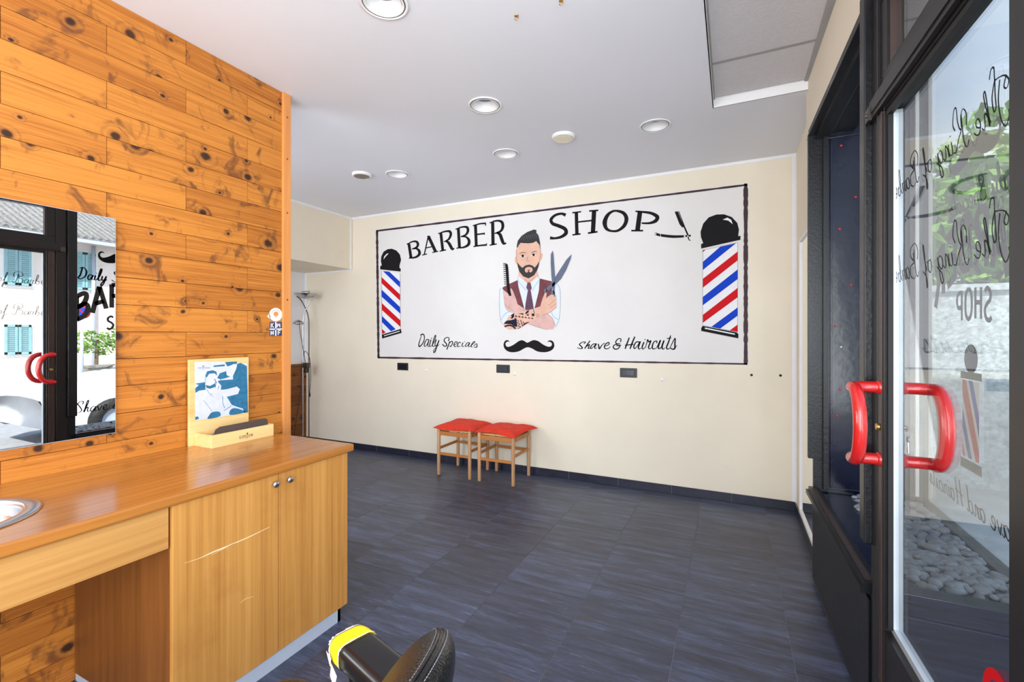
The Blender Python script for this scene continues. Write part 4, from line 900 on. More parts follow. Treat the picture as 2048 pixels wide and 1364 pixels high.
# rounded front and end edge
prof = [(0,0)]+[(-.008+.008*math.sin(t*pi/12),-.008+.008*math.cos(t*pi/12)) for t in range(7)]+[(0,-.028)]+[(-.008+.008*math.cos(t*pi/12),-.029-.008*math.sin(t*pi/12)) for t in range(7)]+[(-.6,-.037)]
prof = prof[1:]
vf = [(X1+a, Y0, KT+b_) for a,b_ in prof]+[(X1+a, Y1+a if a>-.1 else Y1-.6, KT+b_) for a,b_ in prof]
m_ = len(prof); mb.add(vf,[(i,i+1,m_+i+1,m_+i) for i in range(m_-1)],True)
vf = [(X1+a if a>-.1 else X1-.6, Y1+a if a>-.1 else Y1-.6, KT+b_) for a,b_ in prof]+[(X0, Y1+a if a>-.1 else Y1-.6, KT+b_) for a,b_ in prof]
mb.add(vf,[(i,i+1,m_+i+1,m_+i) for i in range(m_-1)],True)
mb.build('top_slab', M['counter'], top)
mb = MB(); mb.box(-1.692,-1.672,-1.2,0.880,0.646,KT-.037); mb.build('apron', M['oakh'], top, bevel=.0015)
cab = thing('base_cabinet', 'oak veneered two door base cabinet under the right end of the worktop', 'cabinet', (-2.0,1.28,0))
CZ = 0.062; CT = KT-.0375
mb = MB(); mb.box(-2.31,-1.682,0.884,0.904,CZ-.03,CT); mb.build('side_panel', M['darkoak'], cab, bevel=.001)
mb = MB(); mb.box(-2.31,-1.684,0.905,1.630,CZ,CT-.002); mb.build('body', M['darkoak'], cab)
mb = MB(); mb.box(-2.31,-1.663,1.633,1.6515,CZ,CT); mb.build('end_panel', M['oakv'], cab, bevel=.001)
def cdoor(y0,y1,ky,first):
    mb = MB(); mb.box(-1.681,-1.662,y0,y1,CZ,CT-.002); d = mb.build('door', M['oakv'], cab, bevel=.0015)
    mb = MB(); mb.lathe([(.0045,0),(.0045,.012),(.008,.016),(.0125,.019),(.0135,.023),(.011,.027),(.004,.0285),(.0005,.0285)],(-1.662,ky,0.752),24,(1,0,0)); mb.build('knob', M['steel'], d)
    return d
d1 = cdoor(0.887,1.279,1.252,True); d2 = cdoor(1.2815,1.651,1.318,False)
M['scratch'] = flat('raw_scratch', (240,214,170))
mb = MB(); mpc = lambda p: Vector((-1.6613,)+tuple(on_x(p[0],p[1],-1.6613))[1:])
sc = lambda x,y: (x/2.818, 880+y/2.818)
ribbon(mb,[sc(1040,694),sc(1120,668),sc(1200,632),sc(1290,595),sc(1400,548),sc(1520,490)],[.5,.9,2.4,2.0,1.8,.7],mpc)
mb.build('scratch', M['scratch'], d1); mb = MB()
ribbon(mb,[sc(1190,650),sc(1260,612),sc(1330,580)],[.4,.9,.4],mpc); mb.build('scratch', M['scratch'], d1); mb = MB(); ribbon(mb,[sc(1355,918),sc(1385,895),sc(1432,882)],[.5,.8,.5],mpc)
mb.build('scratch', M['scratch'], d1)
mb = MB(); mb.box(-1.685,-1.668,0.885,1.612,0.0,CZ+.01); mb.box(-2.31,-1.668,1.596,1.612,0,CZ+.01); mb.box(-2.31,-1.668,0.887,0.9,0,CZ+.0); mb.box(-1.6679,-1.667,1.5915,1.5925,0,CZ); mb.build('plinth', M['alu'], cab)
bs = thing('wash_basin', 'round stainless steel basin let into the worktop at the left edge', 'basin', (bc[0],bc[1],KT))
mb = MB(); mb.lathe([(.212,0.0005),(.214,.003),(.208,.006),(.178,.006),(.170,.002),(.168,-.01),(.163,-.06),(.15,-.11),(.11,-.135),(.03,-.14)], bs.location, 64); mb.build('bowl', M['steel'], bs)
mb = MB(); mb.lathe([(.03,-.139),(.026,-.136),(.02,-.142),(.0005,-.142)], bs.location, 24); mb.build('drain', M['darkmetal'], bs)
# display stand with the shaving picture
ds = thing('counter_display', 'pale pine display box with blue shaving picture standing on the worktop', 'display stand', (-2.25,1.45,KT))
mb = MB(); bx0,bx1,by0,by1,bz0,bz1 = -2.288,-2.158,1.315,1.632,KT,KT+.060
mb.box(bx1-.010,bx1,by0,by1,bz0,bz1); mb.box(bx0,bx1-.010,by0,by0+.010,bz0,bz1); mb.box(bx0,bx1-.010,by1-.010,by1,bz0,bz1); mb.box(bx0,bx0+.006,by0+.01,by1-.01,bz0,bz1-.01); mb.box(bx0+.006,bx1-.010,by0+.01,by1-.01,bz0,bz0+.008)
bxo = mb.build('tray', M['palepine'], ds, bevel=.001)
M['slate'] = flat('dark_insert', (84,72,68)); M['slate2'] = flat('dark_tray_floor', (70,60,62))
mb = MB(); pts = [(by0+.020,.012),(by0+.022,.060),(by0+.030,.080),(by0+.05,.090),(by1-.035,.092),(by1-.022,.086),(by1-.018,.072),(by1-.018,.012)]
mb.prism([(bx1-.020,a,KT+b_) for a,b_ in pts],(-.003,0,0)); mb.build('divider', M['slate'], ds)
mb = MB(); mb.box(bx0+.008,bx1-.012,by0+.012,by1-.012,bz0+.036,bz0+.038); mb.build('tray_floor', M['slate2'], ds)
mb = MB(); mb.box(-2.303,-2.290,1.292,1.586,KT,1.232); mb.build('back_board', M['palepine'], ds, bevel=.001)
px = -2.2895; pr = lambda l: (lambda p: on_x(370+p[0]/7.179, 710+p[1]/7.179, px+0.0004*l))
M['print0'] = plain('print_white', (208,213,230), 0.5, var=0.06, scale=40); M['print1'] = plain('print_blue', (40,110,148), 0.5, var=0.22, scale=55); M['print2'] = flat('print_dark', (40,60,84))
mb = MB(); fill(mb,[(138,100),(560,95),(892,120),(905,822),(530,885),(146,942)],pr(1)); pic = mb.build('picture', M['print0'], ds)
mb = MB()
for q in ([(750,125),(800,112),(850,140),(888,160),(905,822),(852,830),(832,770),(740,740),(670,715),(600,600),(760,560),(788,490),(742,452),(600,492),(515,500),(520,440),(470,380),(500,362),(690,352),(688,300),(722,230),(740,180)],
          [(572,102),(748,92),(742,130),(700,128),(655,150),(610,165)],[(410,152),(572,135),(572,160),(410,172)],[(500,262),(590,232),(600,290),(650,312),(510,352),(462,330)],
          [(146,412),(285,390),(292,500),(205,512),(150,545),(146,480),(200,430)],[(390,820),(492,815),(502,880),(330,918),(345,870)],[(650,792),(720,762),(850,802),(850,828),(650,862)],
          [(146,890),(180,880),(205,912),(148,935)],[(290,300),(318,235),(400,218),(452,240),(462,300),(425,262),(345,270),(312,325)],[(295,430),(360,445),(432,405),(440,455),(360,485),(310,470)]): fill(mb,q,pr(2),len(q)==5,3)
for q,w_ in (([(420,340),(440,380),(430,410)],10),([(455,380),(430,470)],8),([(490,440),(470,490)],8),([(265,650),(340,740),(390,810)],5),([(540,590),(545,690),(570,760)],7),([(560,800),(665,730)],7),([(330,520),(360,560),(410,605)],4),([(360,560),(400,560)],4),([(295,300),(290,450),(330,520)],5)): ribbon(mb,q,w_,pr(2))
mb.build('picture_blue', M['print1'], pic)
mb = MB(); mw = lambda p: pr(3)((p[0],-p[1])); write(mb,'GORDON',CAP,mw,190,-195,20,3.0,1.5,.3); disc(mb,(262,-160),9,mw); ribbon(mb,[(250,-212),(282,-212)],3,mw); mb.build('picture_text', M['print2'], pic)
mb = MB(); zc = KT+.019; mg = lambda p: Vector((bx1+.0006,p[0],p[1])); write(mb,'GORDON',CAP,mg,1.446,zc,0.013,0.0020,1.05,.22); disc(mb,(1.487,zc+.0185),0.0042,mg); ribbon(mb,[(1.478,zc-.004),(1.492,zc-.004)],.0015,mg); mb.build('burnt_lettering', M['slate'], bxo)
# stickers on the boards
sx0 = W+.0012
mst = lambda l: (lambda p: on_x(525+p[0]/18.18, 605+p[1]/18.18, sx0+.0004*l))
mb = MB(); disc(mb,(480,440),240,mst(0),36,245); fill(mb,[(250,400),(165,500),(215,555),(300,600)],mst(0)); r1 = mb.build('round_sticker', M['paper']); tag(r1,'round white sticker with orange centre on the pine boards, upper of two','sticker')
mb = MB(); disc(mb,(490,418),90,mst(1),24); mb.build('orange_centre', flat('sticker_orange',(226,150,84)), r1)
mb = MB(); ribbon(mb,[(490+150*math.cos(t*pi/10),418+150*math.sin(t*pi/10)) for t in range(11,20)],14,mst(1),sub=2); ribbon(mb,[(465,545),(520,542)],20,mst(1)); mb.build('sticker_ring', M['outline'], r1)
mb = MB(); fill(mb,[(262,712),(704,705),(704,1205),(262,1215)],mst(0)); k1 = mb.build('square_sticker', flat('sticker_navy',(52,62,104))); tag(k1,'dark blue square sticker quartered by a white cross with letters K M N F','sticker')
mb = MB(); ribbon(mb,[(483,706),(483,1212)],48,mst(1)); ribbon(mb,[(262,970),(704,965)],44,mst(1))
for ch,x,y in (('K',288,915),('M',520,905),('N',288,1185),('F',545,1178)):
    write(mb,ch,CAP,lambda p: mst(1)((p[0],-p[1])),x,-y,165,34,1.25 if ch!='M' else 1.0)
mb.build('sticker_letters', M['paper'], k1)

# ================================================================== STOOLS
def make_stool(x0, y0, label):
    wd = 0.345; t = thing('stool', label, 'stool', (x0+wd/2, y0+wd/2, 0), 'red cushioned stools')
    H = 0.455; q = 0.0
    cs = [(x0,y0),(x0+wd,y0),(x0,y0+wd),(x0+wd,y0+wd)]
    for x,y in cs:
        mb = MB(); mb.lathe([(.0005,0),(.0135,0),(.0155,.008),(.0165,.25),(.0165,H-.01),(.0145,H),(.0005,H+.001)],(x,y,0),20); mb.build('leg', M['beech'], t)
    for z0,z1,nm in ((.385,.425,'seat_rail'),(.245,.270,'side_stretcher')):
        for y in (y0,y0+wd):
            if nm != 'seat_rail': continue
            mb = MB(); mb.box(x0+.012,x0+wd-.012,y-.009,y+.009,z0,z1); mb.build(nm, M['beechr'], t, bevel=.003)
        for x in (x0,x0+wd):
            mb = MB(); mb.box(x-.008,x+.008,y0+.012,y0+wd-.012,z0,z1); mb.build(nm, M['beechr'], t, bevel=.003)
    for y,z in ((y0,.195),(y0+wd,.235)):
        mb = MB(); mb.box(x0+.012,x0+wd-.012,y-.007,y+.007,z,z+.026); mb.build('front_stretcher' if y==y0 else 'back_stretcher', M['beechr'], t, bevel=.003)
    mb = MB()
    for k in range(16):
        yy_ = y0+.015+k*(wd-.03)/15; mb.tube([(x0+.008,yy_,.432),(x0+wd-.008,yy_,.432)],.0045,8)
        mb.tube([(x0+.015+k*(wd-.03)/15,y0+.008,.434),(x0+.015+k*(wd-.03)/15,y0+wd-.008,.434)],.0045,8)
    mb.build('cord_seat', M['palepine'], t)
    return t
def cushion(t, x0, y0, wd, dx_, dy_, rot, seed):
    r_ = random.Random(seed); n = 26; mb = MB(); vs = []; hw = wd/2+.045; cx, cy = x0+wd/2+dx_, y0+wd/2+dy_
    for side in (1,-1):
        for i in range(n+1):
            for j in range(n+1):
                a, b_ = i/n*2-1, j/n*2-1
                e = max(0,(1-a**4))*max(0,(1-b_**4))
                pin = 1-0.10*(1-abs(a))*(abs(b_)**3) ; pin2 = 1-0.10*(1-abs(b_))*(abs(a)**3)
                wv = .004*math.sin(9*a+seed)*math.cos(7*b_+seed*2)
                x = a*hw*pin2; y = b_*hw*pin
                z = (.456+ (.034*e**.5+wv*e if side==1 else -.010*e**.5)) - .012*(max(abs(a),abs(b_))**6)+ .008*math.sin(3*a+2*b_+seed)*max(abs(a),abs(b_))**2 +.003
                vs.append((cx+x*math.cos(rot)-y*math.sin(rot), cy+x*math.sin(rot)+y*math.cos(rot), z+.006))
    fs = []; N = (n+1)
    for s_ in range(2):
        for i in range(n):
            for j in range(n):
                b = s_*N*N+i*N+j; q = (b,b+N,b+N+1,b+1); fs.append(q if s_==0 else q[::-1])
    for i in range(n):
        for a,b in ((i*N,(i+1)*N),(i*N+n,(i+1)*N+n),(i,i+1),(n*N+i,n*N+i+1)): fs.append((a,b,N*N+b,N*N+a))
    mb.add(vs, fs, True); o = mb.build('cushion', M['red'], t); return o
s1 = make_stool(-2.545, 3.695, 'left wooden stool with a red cushion by the far wall')
cushion(s1, -2.545, 3.695, .345, .0, .0, .05, 1)
s2 = make_stool(-2.10, 3.70, 'right wooden stool with a red cushion, slightly nearer the door')
cushion(s2, -2.10, 3.70, .345, .022, .0, -.12, 4)

# ================================================================== FLOOR LAMP
lx, ly = -4.625, 3.93
fl = thing('floor_lamp', 'tall slim metal uplighter floor lamp with reading arm in the far left corner', 'floor lamp', (lx,ly,0))
mb = MB(); mb.lathe([(.0005,.028),(.10,.026),(.125,.018),(.13,.0),(.0005,0)],(lx,ly,0),40); mb.build('base', M['darkmetal'], fl)
for s_ in (-1,1):
    o = s_*.032
    mb = MB(); P = catmull([(lx+o,ly+o*.5,.02),(lx+o,ly+o*.5,1.0),(lx+o,ly+o*.5,1.45),(lx+o*.8,ly+o*.4,1.56),(lx-o*.1,ly,1.66),(lx-o*1.6,ly-o*.8,1.76),(lx-o*3.2,ly-o*1.4,1.815)],6)[0]
    mb.tube(P,.0065,10); mb.build('pole', M['steel'] if s_<0 else M['darkmetal'], fl)
mb = MB(); mb.lathe([(.03,1.785),(.07,1.795),(.11,1.818),(.132,1.838),(.134,1.842),(.10,1.83),(.04,1.805),(.0005,1.80)],(lx,ly,0),40); mb.build('uplight_bowl', M['chrome'], fl)
mb = MB(); mb.tube([(lx-.06,ly,1.868),(lx+.06,ly,1.868)],.0035,8); mb.tube([(lx-.058,ly,1.868),(lx-.05,ly,1.81)],.003,8); mb.tube([(lx+.058,ly,1.868),(lx+.05,ly,1.81)],.003,8); mb.build('bulb_guard', M['darkmetal'], fl)
mb = MB(); P = catmull([(lx,ly,.97),(lx-.006,ly-.03,1.15),(lx-.03,ly-.05,1.35),(lx-.045,ly-.06,1.49)],6)[0]; mb.tube(P,.004,8); arm = mb.build('reading_arm', M['darkmetal'], fl)
mb = MB(); mb.lathe([(.0005,.03),(.02,.026),(.045,.01),(.062,-.008),(.055,-.004),(.03,.012),(.0005,.018)],(lx-.05,ly-.065,1.495),30,(.25,-.2,1)); mb.build('reading_shade', M['chrome'], arm)
mb = MB(); mb.box(lx-.045,lx+.045,ly-.022,ly+.022,.95,1.01); mb.box(lx-.022,lx+.022,ly-.018,ly+.018,.89,.95); mb.build('switch_box', M['darkmetal'], fl, bevel=.004)
mb = MB(); P = catmull([(lx-.20,ly-.02,.02),(lx-.17,ly,.30),(lx-.10,ly,.62),(lx-.075,ly,.95),(lx-.04,ly,1.10),(lx+.03,ly-.03,1.15),(lx+.10,ly-.03,1.06),(lx+.115,ly-.03,.85),(lx+.10,ly-.03,.66)],8)[0]; mb.tube(P,.0035,8); cb = mb.build('power_cord', M['cable'], fl)
mb = MB(); mb.lathe([(.003,.02),(.008,.012),(.010,-.018),(.006,-.03),(.0005,-.03)],(lx+.10,ly-.03,.64),14); mb.build('plug', M['cable'], cb)

# ================================================================== BARBER CHAIR
Fv = Vector((-.96,.28,0)); Rv = Vector((.28,.96,0)); Uv = Vector((0,0,1)); C0 = Vector((-.755,.473,0))
def ch(f,r,u): return C0+Fv*f+Rv*r+Uv*u
pw = lambda a,e: math.copysign(abs(a)**e,a)
bch = thing('barber_chair', 'black leather barber chair with yellow tape on its armrest at the bottom edge', 'barber chair', (C0.x,C0.y,0))
mb = MB(); mb.superell(ch(.05,0,.47),(.265,.275,.075),(Fv,Rv,Uv),.45,.35); seat = mb.build('seat', M['leather'], bch)
def piping(mb, f, r, z, r_=.004):
    mb.tube([ch(.05+f*pw(math.cos(2*pi*k/60),.35), r*pw(math.sin(2*pi*k/60),.35), z) for k in range(60)], r_, 8, closed=True)
mb = MB(); piping(mb,.263,.273,.487); piping(mb,.263,.273,.455); mb.build('seat_piping', M['vinyl'], seat)
# curved wrap-round back: thick padded slab bent towards the sitter at both ends
BH, BR, BT = 0.215, 0.250, 0.060
FB = Vector((-.997,-.075,0)).normalized(); RB = Vector((-.075,.997,0)).normalized(); CB = Vector((-.340,.368,0))
def backpt(off, r, z):
    return CB+FB*(1.0*r*r+off-.52*(z-.15))+RB*(r-off*1.6*r)+Uv*(.756+z)
def back_surf(ph, t, lift=0):
    rad = math.cos(ph)**.70
    return backpt((BT+lift)*math.sin(ph), (BR+lift)*pw(math.cos(t),.75)*rad, (BH+lift)*pw(math.sin(t),.75)*rad)
mb = MB(); vs=[]; fs=[]; n_,m2 = 72,40
for i in range(m2+1):
    ph = -pi/2+pi*i/m2
    for k in range(n_): vs.append(back_surf(ph, 2*pi*k/n_))
for i in range(m2):
    for k in range(n_): fs.append((i*n_+k,i*n_+(k+1)%n_,(i+1)*n_+(k+1)%n_,(i+1)*n_+k))
mb.add(vs,fs,True); back = mb.build('backrest', M['leather'], bch)
def rimpt(t, off, lift): return back_surf(math.asin(off/BT), t, lift)
for off in (-.0038,.0038):
    mb = MB(); mb.tube([rimpt(2*pi*k/220,off,.0003) for k in range(220)],.0020,6,closed=True); mb.build('seam', M['vinyl'], back)
mb = MB()
for off in (-.0075,.0075):
    for k in range(0,420):
        t = 2*pi*k/420
        if rimpt(t,off,0).z < .55: continue
        mb.tube([rimpt(t,off,.0012),rimpt(t+.0095,off,.0012)],.0006,5)
tag(mb.build('stitching', M['thread'], back), kind='stuff')
mb = MB(); mb.obox(CB+FB*.03+Uv*.50,(.05,.10,.16),(FB,RB,Uv)); mb.build('back_bracket', M['darkmetal'], bch, bevel=.004)
def pad(mb, f0, f1, r0, r1, u0, u1, rd=.02, seg=6, n=None):
    """armrest pad: rounded section swept forward with a rounded nose"""
    sec = []
    for cx,cy,a0 in ((r1-rd,u1-rd,0),(r0+rd,u1-rd,pi/2),(r0+rd,u0+rd*.6,pi),(r1-rd,u0+rd*.6,1.5*pi)):
        for k in range(seg+1):
            a = a0+pi/2*k/seg; sec.append((cx+rd*math.cos(a), cy+rd*(math.sin(a)) if a0<pi else cy+rd*.6*math.sin(a)))
    m_ = len(sec); cr_, cu_ = (r0+r1)/2,(u0+u1)/2; vs=[];rings=[]
    st = [(f0+ .03*(1-math.cos(t*pi/16)), .25+.75*math.sin(t*pi/16)) for t in range(9)]+[(f1-.02,1),(f1-.008,.93),(f1,.7)]
    for f_,s_ in st: vs += [ch(f_, cr_+(a-cr_)*s_, cu_+(b_-cu_)*min(1,s_*1.0)) for a,b_ in sec]
    fs = [(i*m_+k,i*m_+(k+1)%m_,(i+1)*m_+(k+1)%m_,(i+1)*m_+k) for i in range(len(st)-1) for k in range(m_)]+[tuple(range(m_))[::-1],tuple((len(st)-1)*m_+k for k in range(m_))]
    mb.add(vs,fs,True)
def armrest(s_, taped):
    r0,r1 = (.240,.325) if s_>0 else (-.325,-.240)
    mb = MB(); pad(mb,-.20,.110,r0,r1,.635,.685,.017); a = mb.build('armrest', M['vinyl'], bch)
    mb = MB()
    for f_ in (.07,-.18): mb.obox(ch(f_,(r0+r1)/2,.57),(.03,.02,.14),(Fv,Rv,Uv))
    mb.build('arm_bracket', M['darkmetal'], bch, bevel=.003)
    if taped:
        mb = MB(); sec=[]
        for f_,s2 in ((.066,1.0),(.076,1.0),(.088,1.0),(.100,.95),(.109,.85),(.114,.68),(.116,.45)):
            row=[]
            for k in range(25):
                t = -.5*pi*.55+ (pi+.55*pi)*k/24; c_,q_ = math.cos(t), math.sin(t)
                row.append(ch(f_,(r0+r1)/2+.0445*pw(c_,.55)*(.35+.65*s2),.660+.0268*pw(q_,.5)*(.4+.6*s2)))
            sec.append(row)
        vs=[p for r_ in sec for p in r_]; m_=25
        mb.add(vs,[(i*m_+k,i*m_+k+1,(i+1)*m_+k+1,(i+1)*m_+k) for i in range(len(sec)-1) for k in range(m_-1)]+[tuple((len(sec)-1)*m_+k for k in range(m_))],True)
        tp = mb.build('yellow_tape', M['yellow'], a)
        sd = tp.modifiers.new('thickness','SOLIDIFY'); sd.thickness = .0015; sd.offset = 1
        # torn white paper edge
        mb = MB(); r_ = random.Random(2)
        row = sec[0]; prev=None
        for k in range(24):
            p,q_ = row[k],row[k+1]; d1_,d2_ = r_.uniform(.001,.004),r_.uniform(.001,.004); n_ = Uv*.0012+Rv*(.0010 if k<12 else -.0010)
            mb.add([p+n_+Fv*.001,q_+n_+Fv*.001,q_+n_-Fv*d2_,p+n_-Fv*d1_],[(0,1,2,3)],False)
        tip = sec[-2]
        for k in range(24):
            p,q_ = sec[4][k],sec[4][k+1]; n_ = (Fv*.001+Uv*.001); mb.add([p+n_,q_+n_,q_+n_+Fv*r_.uniform(.003,.009)-Uv*.002,p+n_+Fv*r_.uniform(.003,.009)-Uv*.002],[(0,1,2,3)],False)
        c_ = ch(.075,r1+.002,.66) 
        mb.build('torn_paper', M['paper'], tp)
        mb = MB(); L=[]
        for i in range(9):
            f_ = .100-.006*i; u_ = .662-.0105*i; wv = .004*math.sin(i*2.1)
            L.append((ch(f_+.010+wv,r0-.005+.003*math.sin(i),u_),ch(f_-.014+wv*.5,r0-.007-.004*math.sin(i*1.7),u_-.004)))
        vs=[p for pr_ in L for p in pr_]; mb.add(vs,[(2*i,2*i+1,2*i+3,2*i+2) for i in range(8)],True)
        sdn = mb.build('torn_strip', M['paper'], tp); s3 = sdn.modifiers.new('thickness','SOLIDIFY'); s3.thickness=.001
    return a
armrest(1, True); armrest(-1, False)
mb = MB(); mb.lathe([(.0005,.03),(.20,.03),(.26,.018),(.27,0),(.0005,0)],ch(0,0,0),48); mb.build('foot_plate', M['chrome'], bch)
mb = MB(); mb.lathe([(.06,.03),(.06,.24),(.045,.245),(.045,.40)],ch(0,0,0),32); mb.build('hydraulic_column', M['chrome'], bch)
mb = MB(); mb.obox(ch(.36,0,.26),(.10,.34,.03),((Fv*.9+Uv*.35),Rv,(Uv*.9-Fv*.35))); mb.obox(ch(.33,.12,.34),(.02,.02,.2),((Fv),Rv,(Uv-Fv*.2))); mb.obox(ch(.33,-.12,.34),(.02,.02,.2),((Fv),Rv,(Uv-Fv*.2))); mb.build('foot_rest', M['darkmetal'], bch, bevel=.004)

# ================================================================== OUTSIDE
M['pave'] = plain('pavement', (186,184,180), 0.85, var=0.12, scale=6, bump=0.3, bscale=40)
M['road'] = plain('asphalt', (150,150,152), 0.9, var=0.15, scale=12, bump=0.4, bscale=90)
M['rough'] = plain('roughcast', (196,202,204), 0.9, var=0.30, scale=26, bump=1.0, bscale=34)
M['facade'] = plain('pink_facade', (238,224,218), 0.9, var=0.03, scale=3)
M['shutter'] = plain('teal_shutter', (134,178,188), 0.6); M['rooft'] = plain('grey_roof_tile', (128,126,124), 0.85, var=0.3, scale=14)
M['stone'] = plain('stone_wall', (128,124,118), 0.9, var=0.4, scale=9, bump=0.6, bscale=12)
M['leafm'] = plain('leaf_green', (104,146,46), 0.6, var=0.4, scale=3); M['leafd'] = plain('leaf_dark', (72,108,40), 0.6, var=0.4, scale=3); M['bark'] = plain('bark', (96,78,60), 0.9, var=0.3, scale=20)
M['carw'] = plain('white_car_paint', (236,238,240), 0.2, var=0.01, coat=0.6); M['cglass'] = plain('car_glass', (28,34,40), 0.08, spec=0.8)
mb = MB(); mb.box(0.46,2.6,-6,45,-.2,-.05); struct(mb.build('pavement', M['pave']))
mb = MB(); mb.box(2.6,9.4,-8,60,-.3,-.16); struct(mb.build('ground', M['road']))
mb = MB(); mb.box(-8,0.46,-9,-1.8,-.2,-.01); mb.box(9.4,40,-20,60,-.3,-.1); struct(mb.build('pavement', M['pave']))
def foliage(mb, c, rad, n, size, seed):
    r_ = random.Random(seed)
    for i in range(n):
        d = Vector((r_.gauss(0,1),r_.gauss(0,1),r_.gauss(0,1))).normalized(); k = r_.uniform(.35,1)**.5
        p = Vector(c)+Vector((d.x*rad[0]*k,d.y*rad[1]*k,d.z*rad[2]*k)); a = Vector((r_.gauss(0,1),r_.gauss(0,1),r_.gauss(0,1))).normalized(); b = a.orthogonal().normalized(); a = a.cross(b); s_ = size*r_.uniform(.6,1.4)
        mb.add([p-a*s_,p-b*s_*.6,p+a*s_,p+b*s_*.6],[(0,1,2,3)],False)
def tree(x,y,h,r,label,dark,seed,n=2600):
    t = thing('tree', label, 'tree', (x,y,-.2), 'trees up the street')
    mb = MB(); mb.tube([(x,y,-.2),(x+.1,y,h*.3),(x-.1,y+.1,h*.62)],[r*.10,r*.08,r*.04],10)
    for k in range(5):
        a = k*1.3; mb.tube([(x,y,h*.4),(x+r*.5*math.cos(a),y+r*.5*math.sin(a),h*.7)],[r*.04,r*.015],7)
    mb.build('trunk', M['bark'], t)
    mb = MB(); r2 = random.Random(seed)
    for k in range(7): foliage(mb,(x+r2.uniform(-.5,.5)*r,y+r2.uniform(-.5,.5)*r,h*.66+r2.uniform(-.22,.26)*h),(r*.62,r*.62,h*.2),n//7,r*.065,seed+k)
    mb.build('crown', M['leafd' if dark else 'leafm'], t)
tree(4.6,12.5,5.4,2.2,'nearest leafy tree seen through the door glass above the rough wall',False,1,3200)
tree(7.6,16,7.2,2.4,'tall light green tree up the street behind the nearest tree',False,2)
tree(5.0,22,6.6,2.4,'dark green tree farthest up the street seen by the door edge',True,3)
tree(10.5,24,8.0,2.8,'wide dark tree at the right up the street',True,4)
# rough-cast garden wall along the pavement
mb = MB(); mb.box(1.05,2.9,5.6,5.8,-.2,1.75); mb.box(1.0,2.95,5.57,5.83,1.75,1.81)
tag(mb.build('garden_wall', M['rough']), 'pale rough rendered wall outside seen through the door glass behind the shop lettering', 'wall')
# house across the street
hs = thing('house', 'pale house with teal shutters and grey tiled roof reflected in the wall mirror', 'house', (15,7,-.1))
mb = MB(); mb.box(15,23,-8,15,-.1,4.45); mb.box(14.7,15,8.7,15,-.1,4.35); mb.build('facade', M['facade'], hs)
mb = MB(); n_ = 0
mb.prism([(14.3,-8.4,4.35),(14.3,-8.4,4.47),(19,-8.4,6.6),(23.6,-8.4,4.45),(19,-8.4,6.4)],(0,23.8,0))
for j in range(0,119):
    y = -8.3+j*.2; a = Vector((14.3,y,4.48)); b = Vector((19,y,6.6)); mb.tube([a,b],.07,6)
for i in range(1,12):
    x = 14.3+i*.42; mb.box(x,x+.05,-8.4,15.4,4.42+i*.1896+.02,4.42+i*.1896+.09)
mb.build('roof', M['rooft'], hs)
mb = MB(); mb.box(14.22,14.36,-8.4,15.4,4.32,4.42); mb.build('gutter', M['alu'], hs)
def shut(yc, z0, z1, wd=.95):
    mb = MB(); mb.box(14.98,15.0,yc-wd/2-.06,yc+wd/2+.06,z0-.08,z1+.06); f = mb.build('window', M['white'], hs)
    for s_ in (-1,1):
        mb = MB(); a,b = sorted((yc,yc+s_*wd/2)); mb.box(14.93,14.97,a+.01,a+.07,z0,z1); mb.box(14.93,14.97,b-.07,b-.01,z0,z1); mb.box(14.93,14.97,a+.01,b-.01,z0,z0+.07); mb.box(14.93,14.97,a+.01,b-.01,z1-.07,z1)
        k = int((z1-z0-.14)/.06)
        for i in range(k): mb.obox((14.95,(a+b)/2,z0+.1+i*.06),(.012,b-a-.14,.055),((1,0,.5),(0,1,0),(-.5,0,1)))
        mb.build('shutter', M['shutter'], f)
for yc in (4.2,6.15,7.75,9.15): shut(yc,2.85,4.1,.6 if yc<8 else .9)
for yc in (4.2,6.15): shut(yc,.75,1.65,.6)
mb = MB(); mb.tube([(14.88,7.95,-.1),(14.88,7.95,4.35)],.05,10); mb.build('downpipe', M['alu'], hs)
# vine on posts, low stone wall, road sign, parked car
vn = thing('climbing_vine', 'bright green vine trained along a fence across the street, seen in the mirror', 'vine', (12.2,7.6,-.1))
mb = MB(); r_ = random.Random(9)
for k in range(16): foliage(mb,(12.2,6.6+k*.28,1.15+r_.uniform(-.12,.15)),(.3,.32,.36),130,.055,60+k)
mb.build('foliage', M['leafm'], vn)
mb = MB()
for y in (6.9,8.1,9.3): mb.tube([(12.2,y,-.1),(12.2,y+.05,1.2)],.05,8)
mb.build('vine_stem', M['bark'], vn)
mb = MB(); mb.box(10.9,11.2,6.2,14,-.15,.45); mb.box(10.86,11.24,6.2,14,.45,.52); tag(mb.build('stone_wall', M['stone'], bevel=.01), 'low grey stone wall across the street below the vine', 'wall')
sg = thing('road_sign', 'round blue and red road sign on a grey pole reflected in the mirror', 'sign', (8.4,5.10,-.1))
mb = MB(); mb.tube([(8.4,5.10,-.15),(8.4,5.10,2.05)],.03,12); mb.build('sign_pole', M['alu'], sg)
mb = MB(); mb.lathe([(.0005,.0),(.14,.0),(.14,-.01),(.0005,-.01)],(8.36,5.10,1.84),32,(-1,0,0)); pl = mb.build('sign_disc', M['pred'], sg)
mb = MB(); mb.lathe([(.0005,.001),(.105,.001)],(8.36,5.10,1.84),32,(-1,0,0)); mb.build('sign_centre', M['pblue'], pl)
mb = MB(); mb.obox((8.355,5.10,1.84),(.004,.028,.24),((1,0,0),(0,1,1),(0,-1,1))); mb.build('sign_bar', M['pred'], pl)
car = thing('car', 'white car parked at the kerb outside, its bonnet reflected in the mirror', 'car', (4.1,4.9,-.16))
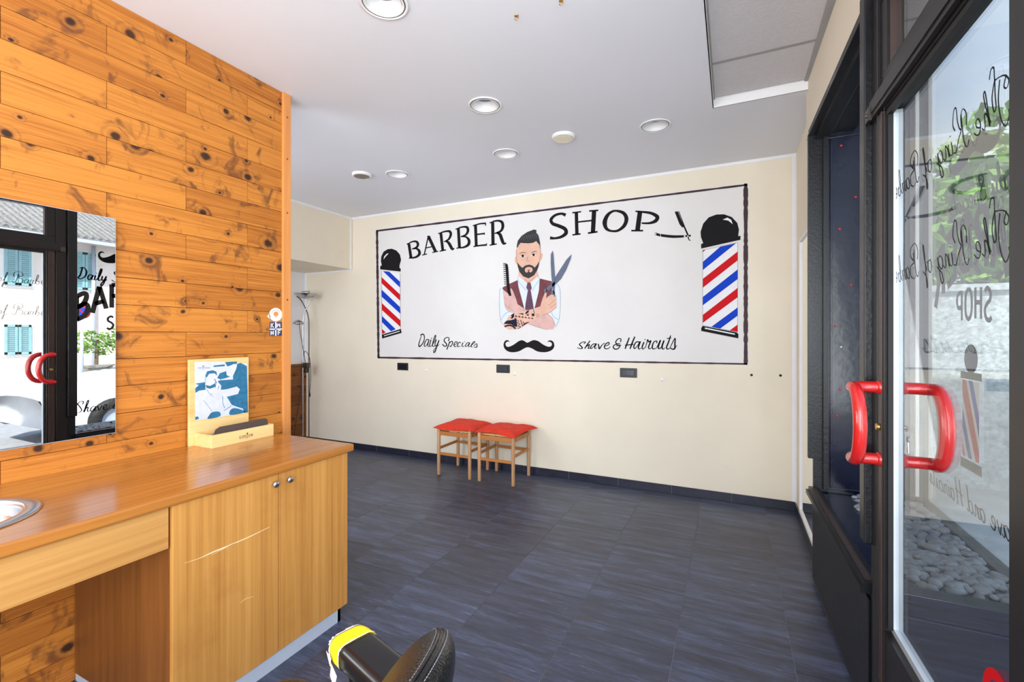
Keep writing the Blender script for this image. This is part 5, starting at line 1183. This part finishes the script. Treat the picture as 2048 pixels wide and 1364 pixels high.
def loft(stations, xc, mb, n=12):
    vs=[];m_=0
    for y,zb,zt,hw,rd in stations:
        ring=[(-hw,zb),(-hw,zb+(zt-zb)*.35),(-hw*.99,zb+(zt-zb)*.7),(-hw*.9,zt-.02),(-hw*.6,zt),(0,zt+.015),(hw*.6,zt),(hw*.9,zt-.02),(hw*.99,zb+(zt-zb)*.7),(hw,zb+(zt-zb)*.35),(hw,zb)]
        m_=len(ring); vs += [(xc+a,y,b) for a,b in ring]
    k=len(stations); mb.add(vs,[(i*m_+j,i*m_+j+1,(i+1)*m_+j+1,(i+1)*m_+j) for i in range(k-1) for j in range(m_-1)]+[tuple(range(m_)),tuple((k-1)*m_+j for j in range(m_))[::-1]],True)
mb = MB(); loft([(2.75,.12,.50,.70,0),(2.85,.05,.62,.80,0),(3.2,.02,.70,.85,0),(4.1,.02,.80,.87,0),(5.5,.02,.82,.88,0),(6.6,.02,.82,.86,0),(6.95,.08,.72,.8,0)],4.1,mb); cbody = mb.build('body', M['carw'], car)
mb = MB(); loft([(4.0,.78,.80,.76,0),(4.75,.78,1.24,.62,0),(5.3,.78,1.31,.62,0),(6.1,.78,1.28,.6,0),(6.8,.78,.82,.7,0)],4.1,mb); mb.build('cabin_glass', M['cglass'], car)
mb = MB(); loft([(4.78,1.24,1.265,.6,0),(5.3,1.31,1.335,.62,0),(6.1,1.27,1.30,.6,0)],4.1,mb); mb.build('roof', M['carw'], car)
for y in (3.45,6.2):
    for x in (3.27,4.93):
        s_ = -1 if x<4 else 1
        mb = MB(); mb.lathe([(.18,-.09),(.29,-.09),(.31,-.05),(.31,.05),(.29,.09),(.18,.09)],(x,y,.15),28,(s_,0,0)); wl = mb.build('wheel', M['rubber'], car)
        mb = MB(); mb.lathe([(.19,.07),(.15,.05),(.05,.06),(.0005,.065)],(x,y,.15),20,(s_,0,0)); mb.build('hubcap', M['alu'], wl)
mb = MB(); mb.box(3.45,3.75,2.76,2.80,.42,.52); mb.box(4.45,4.75,2.76,2.80,.42,.52); mb.build('headlight', M['bead'], car)
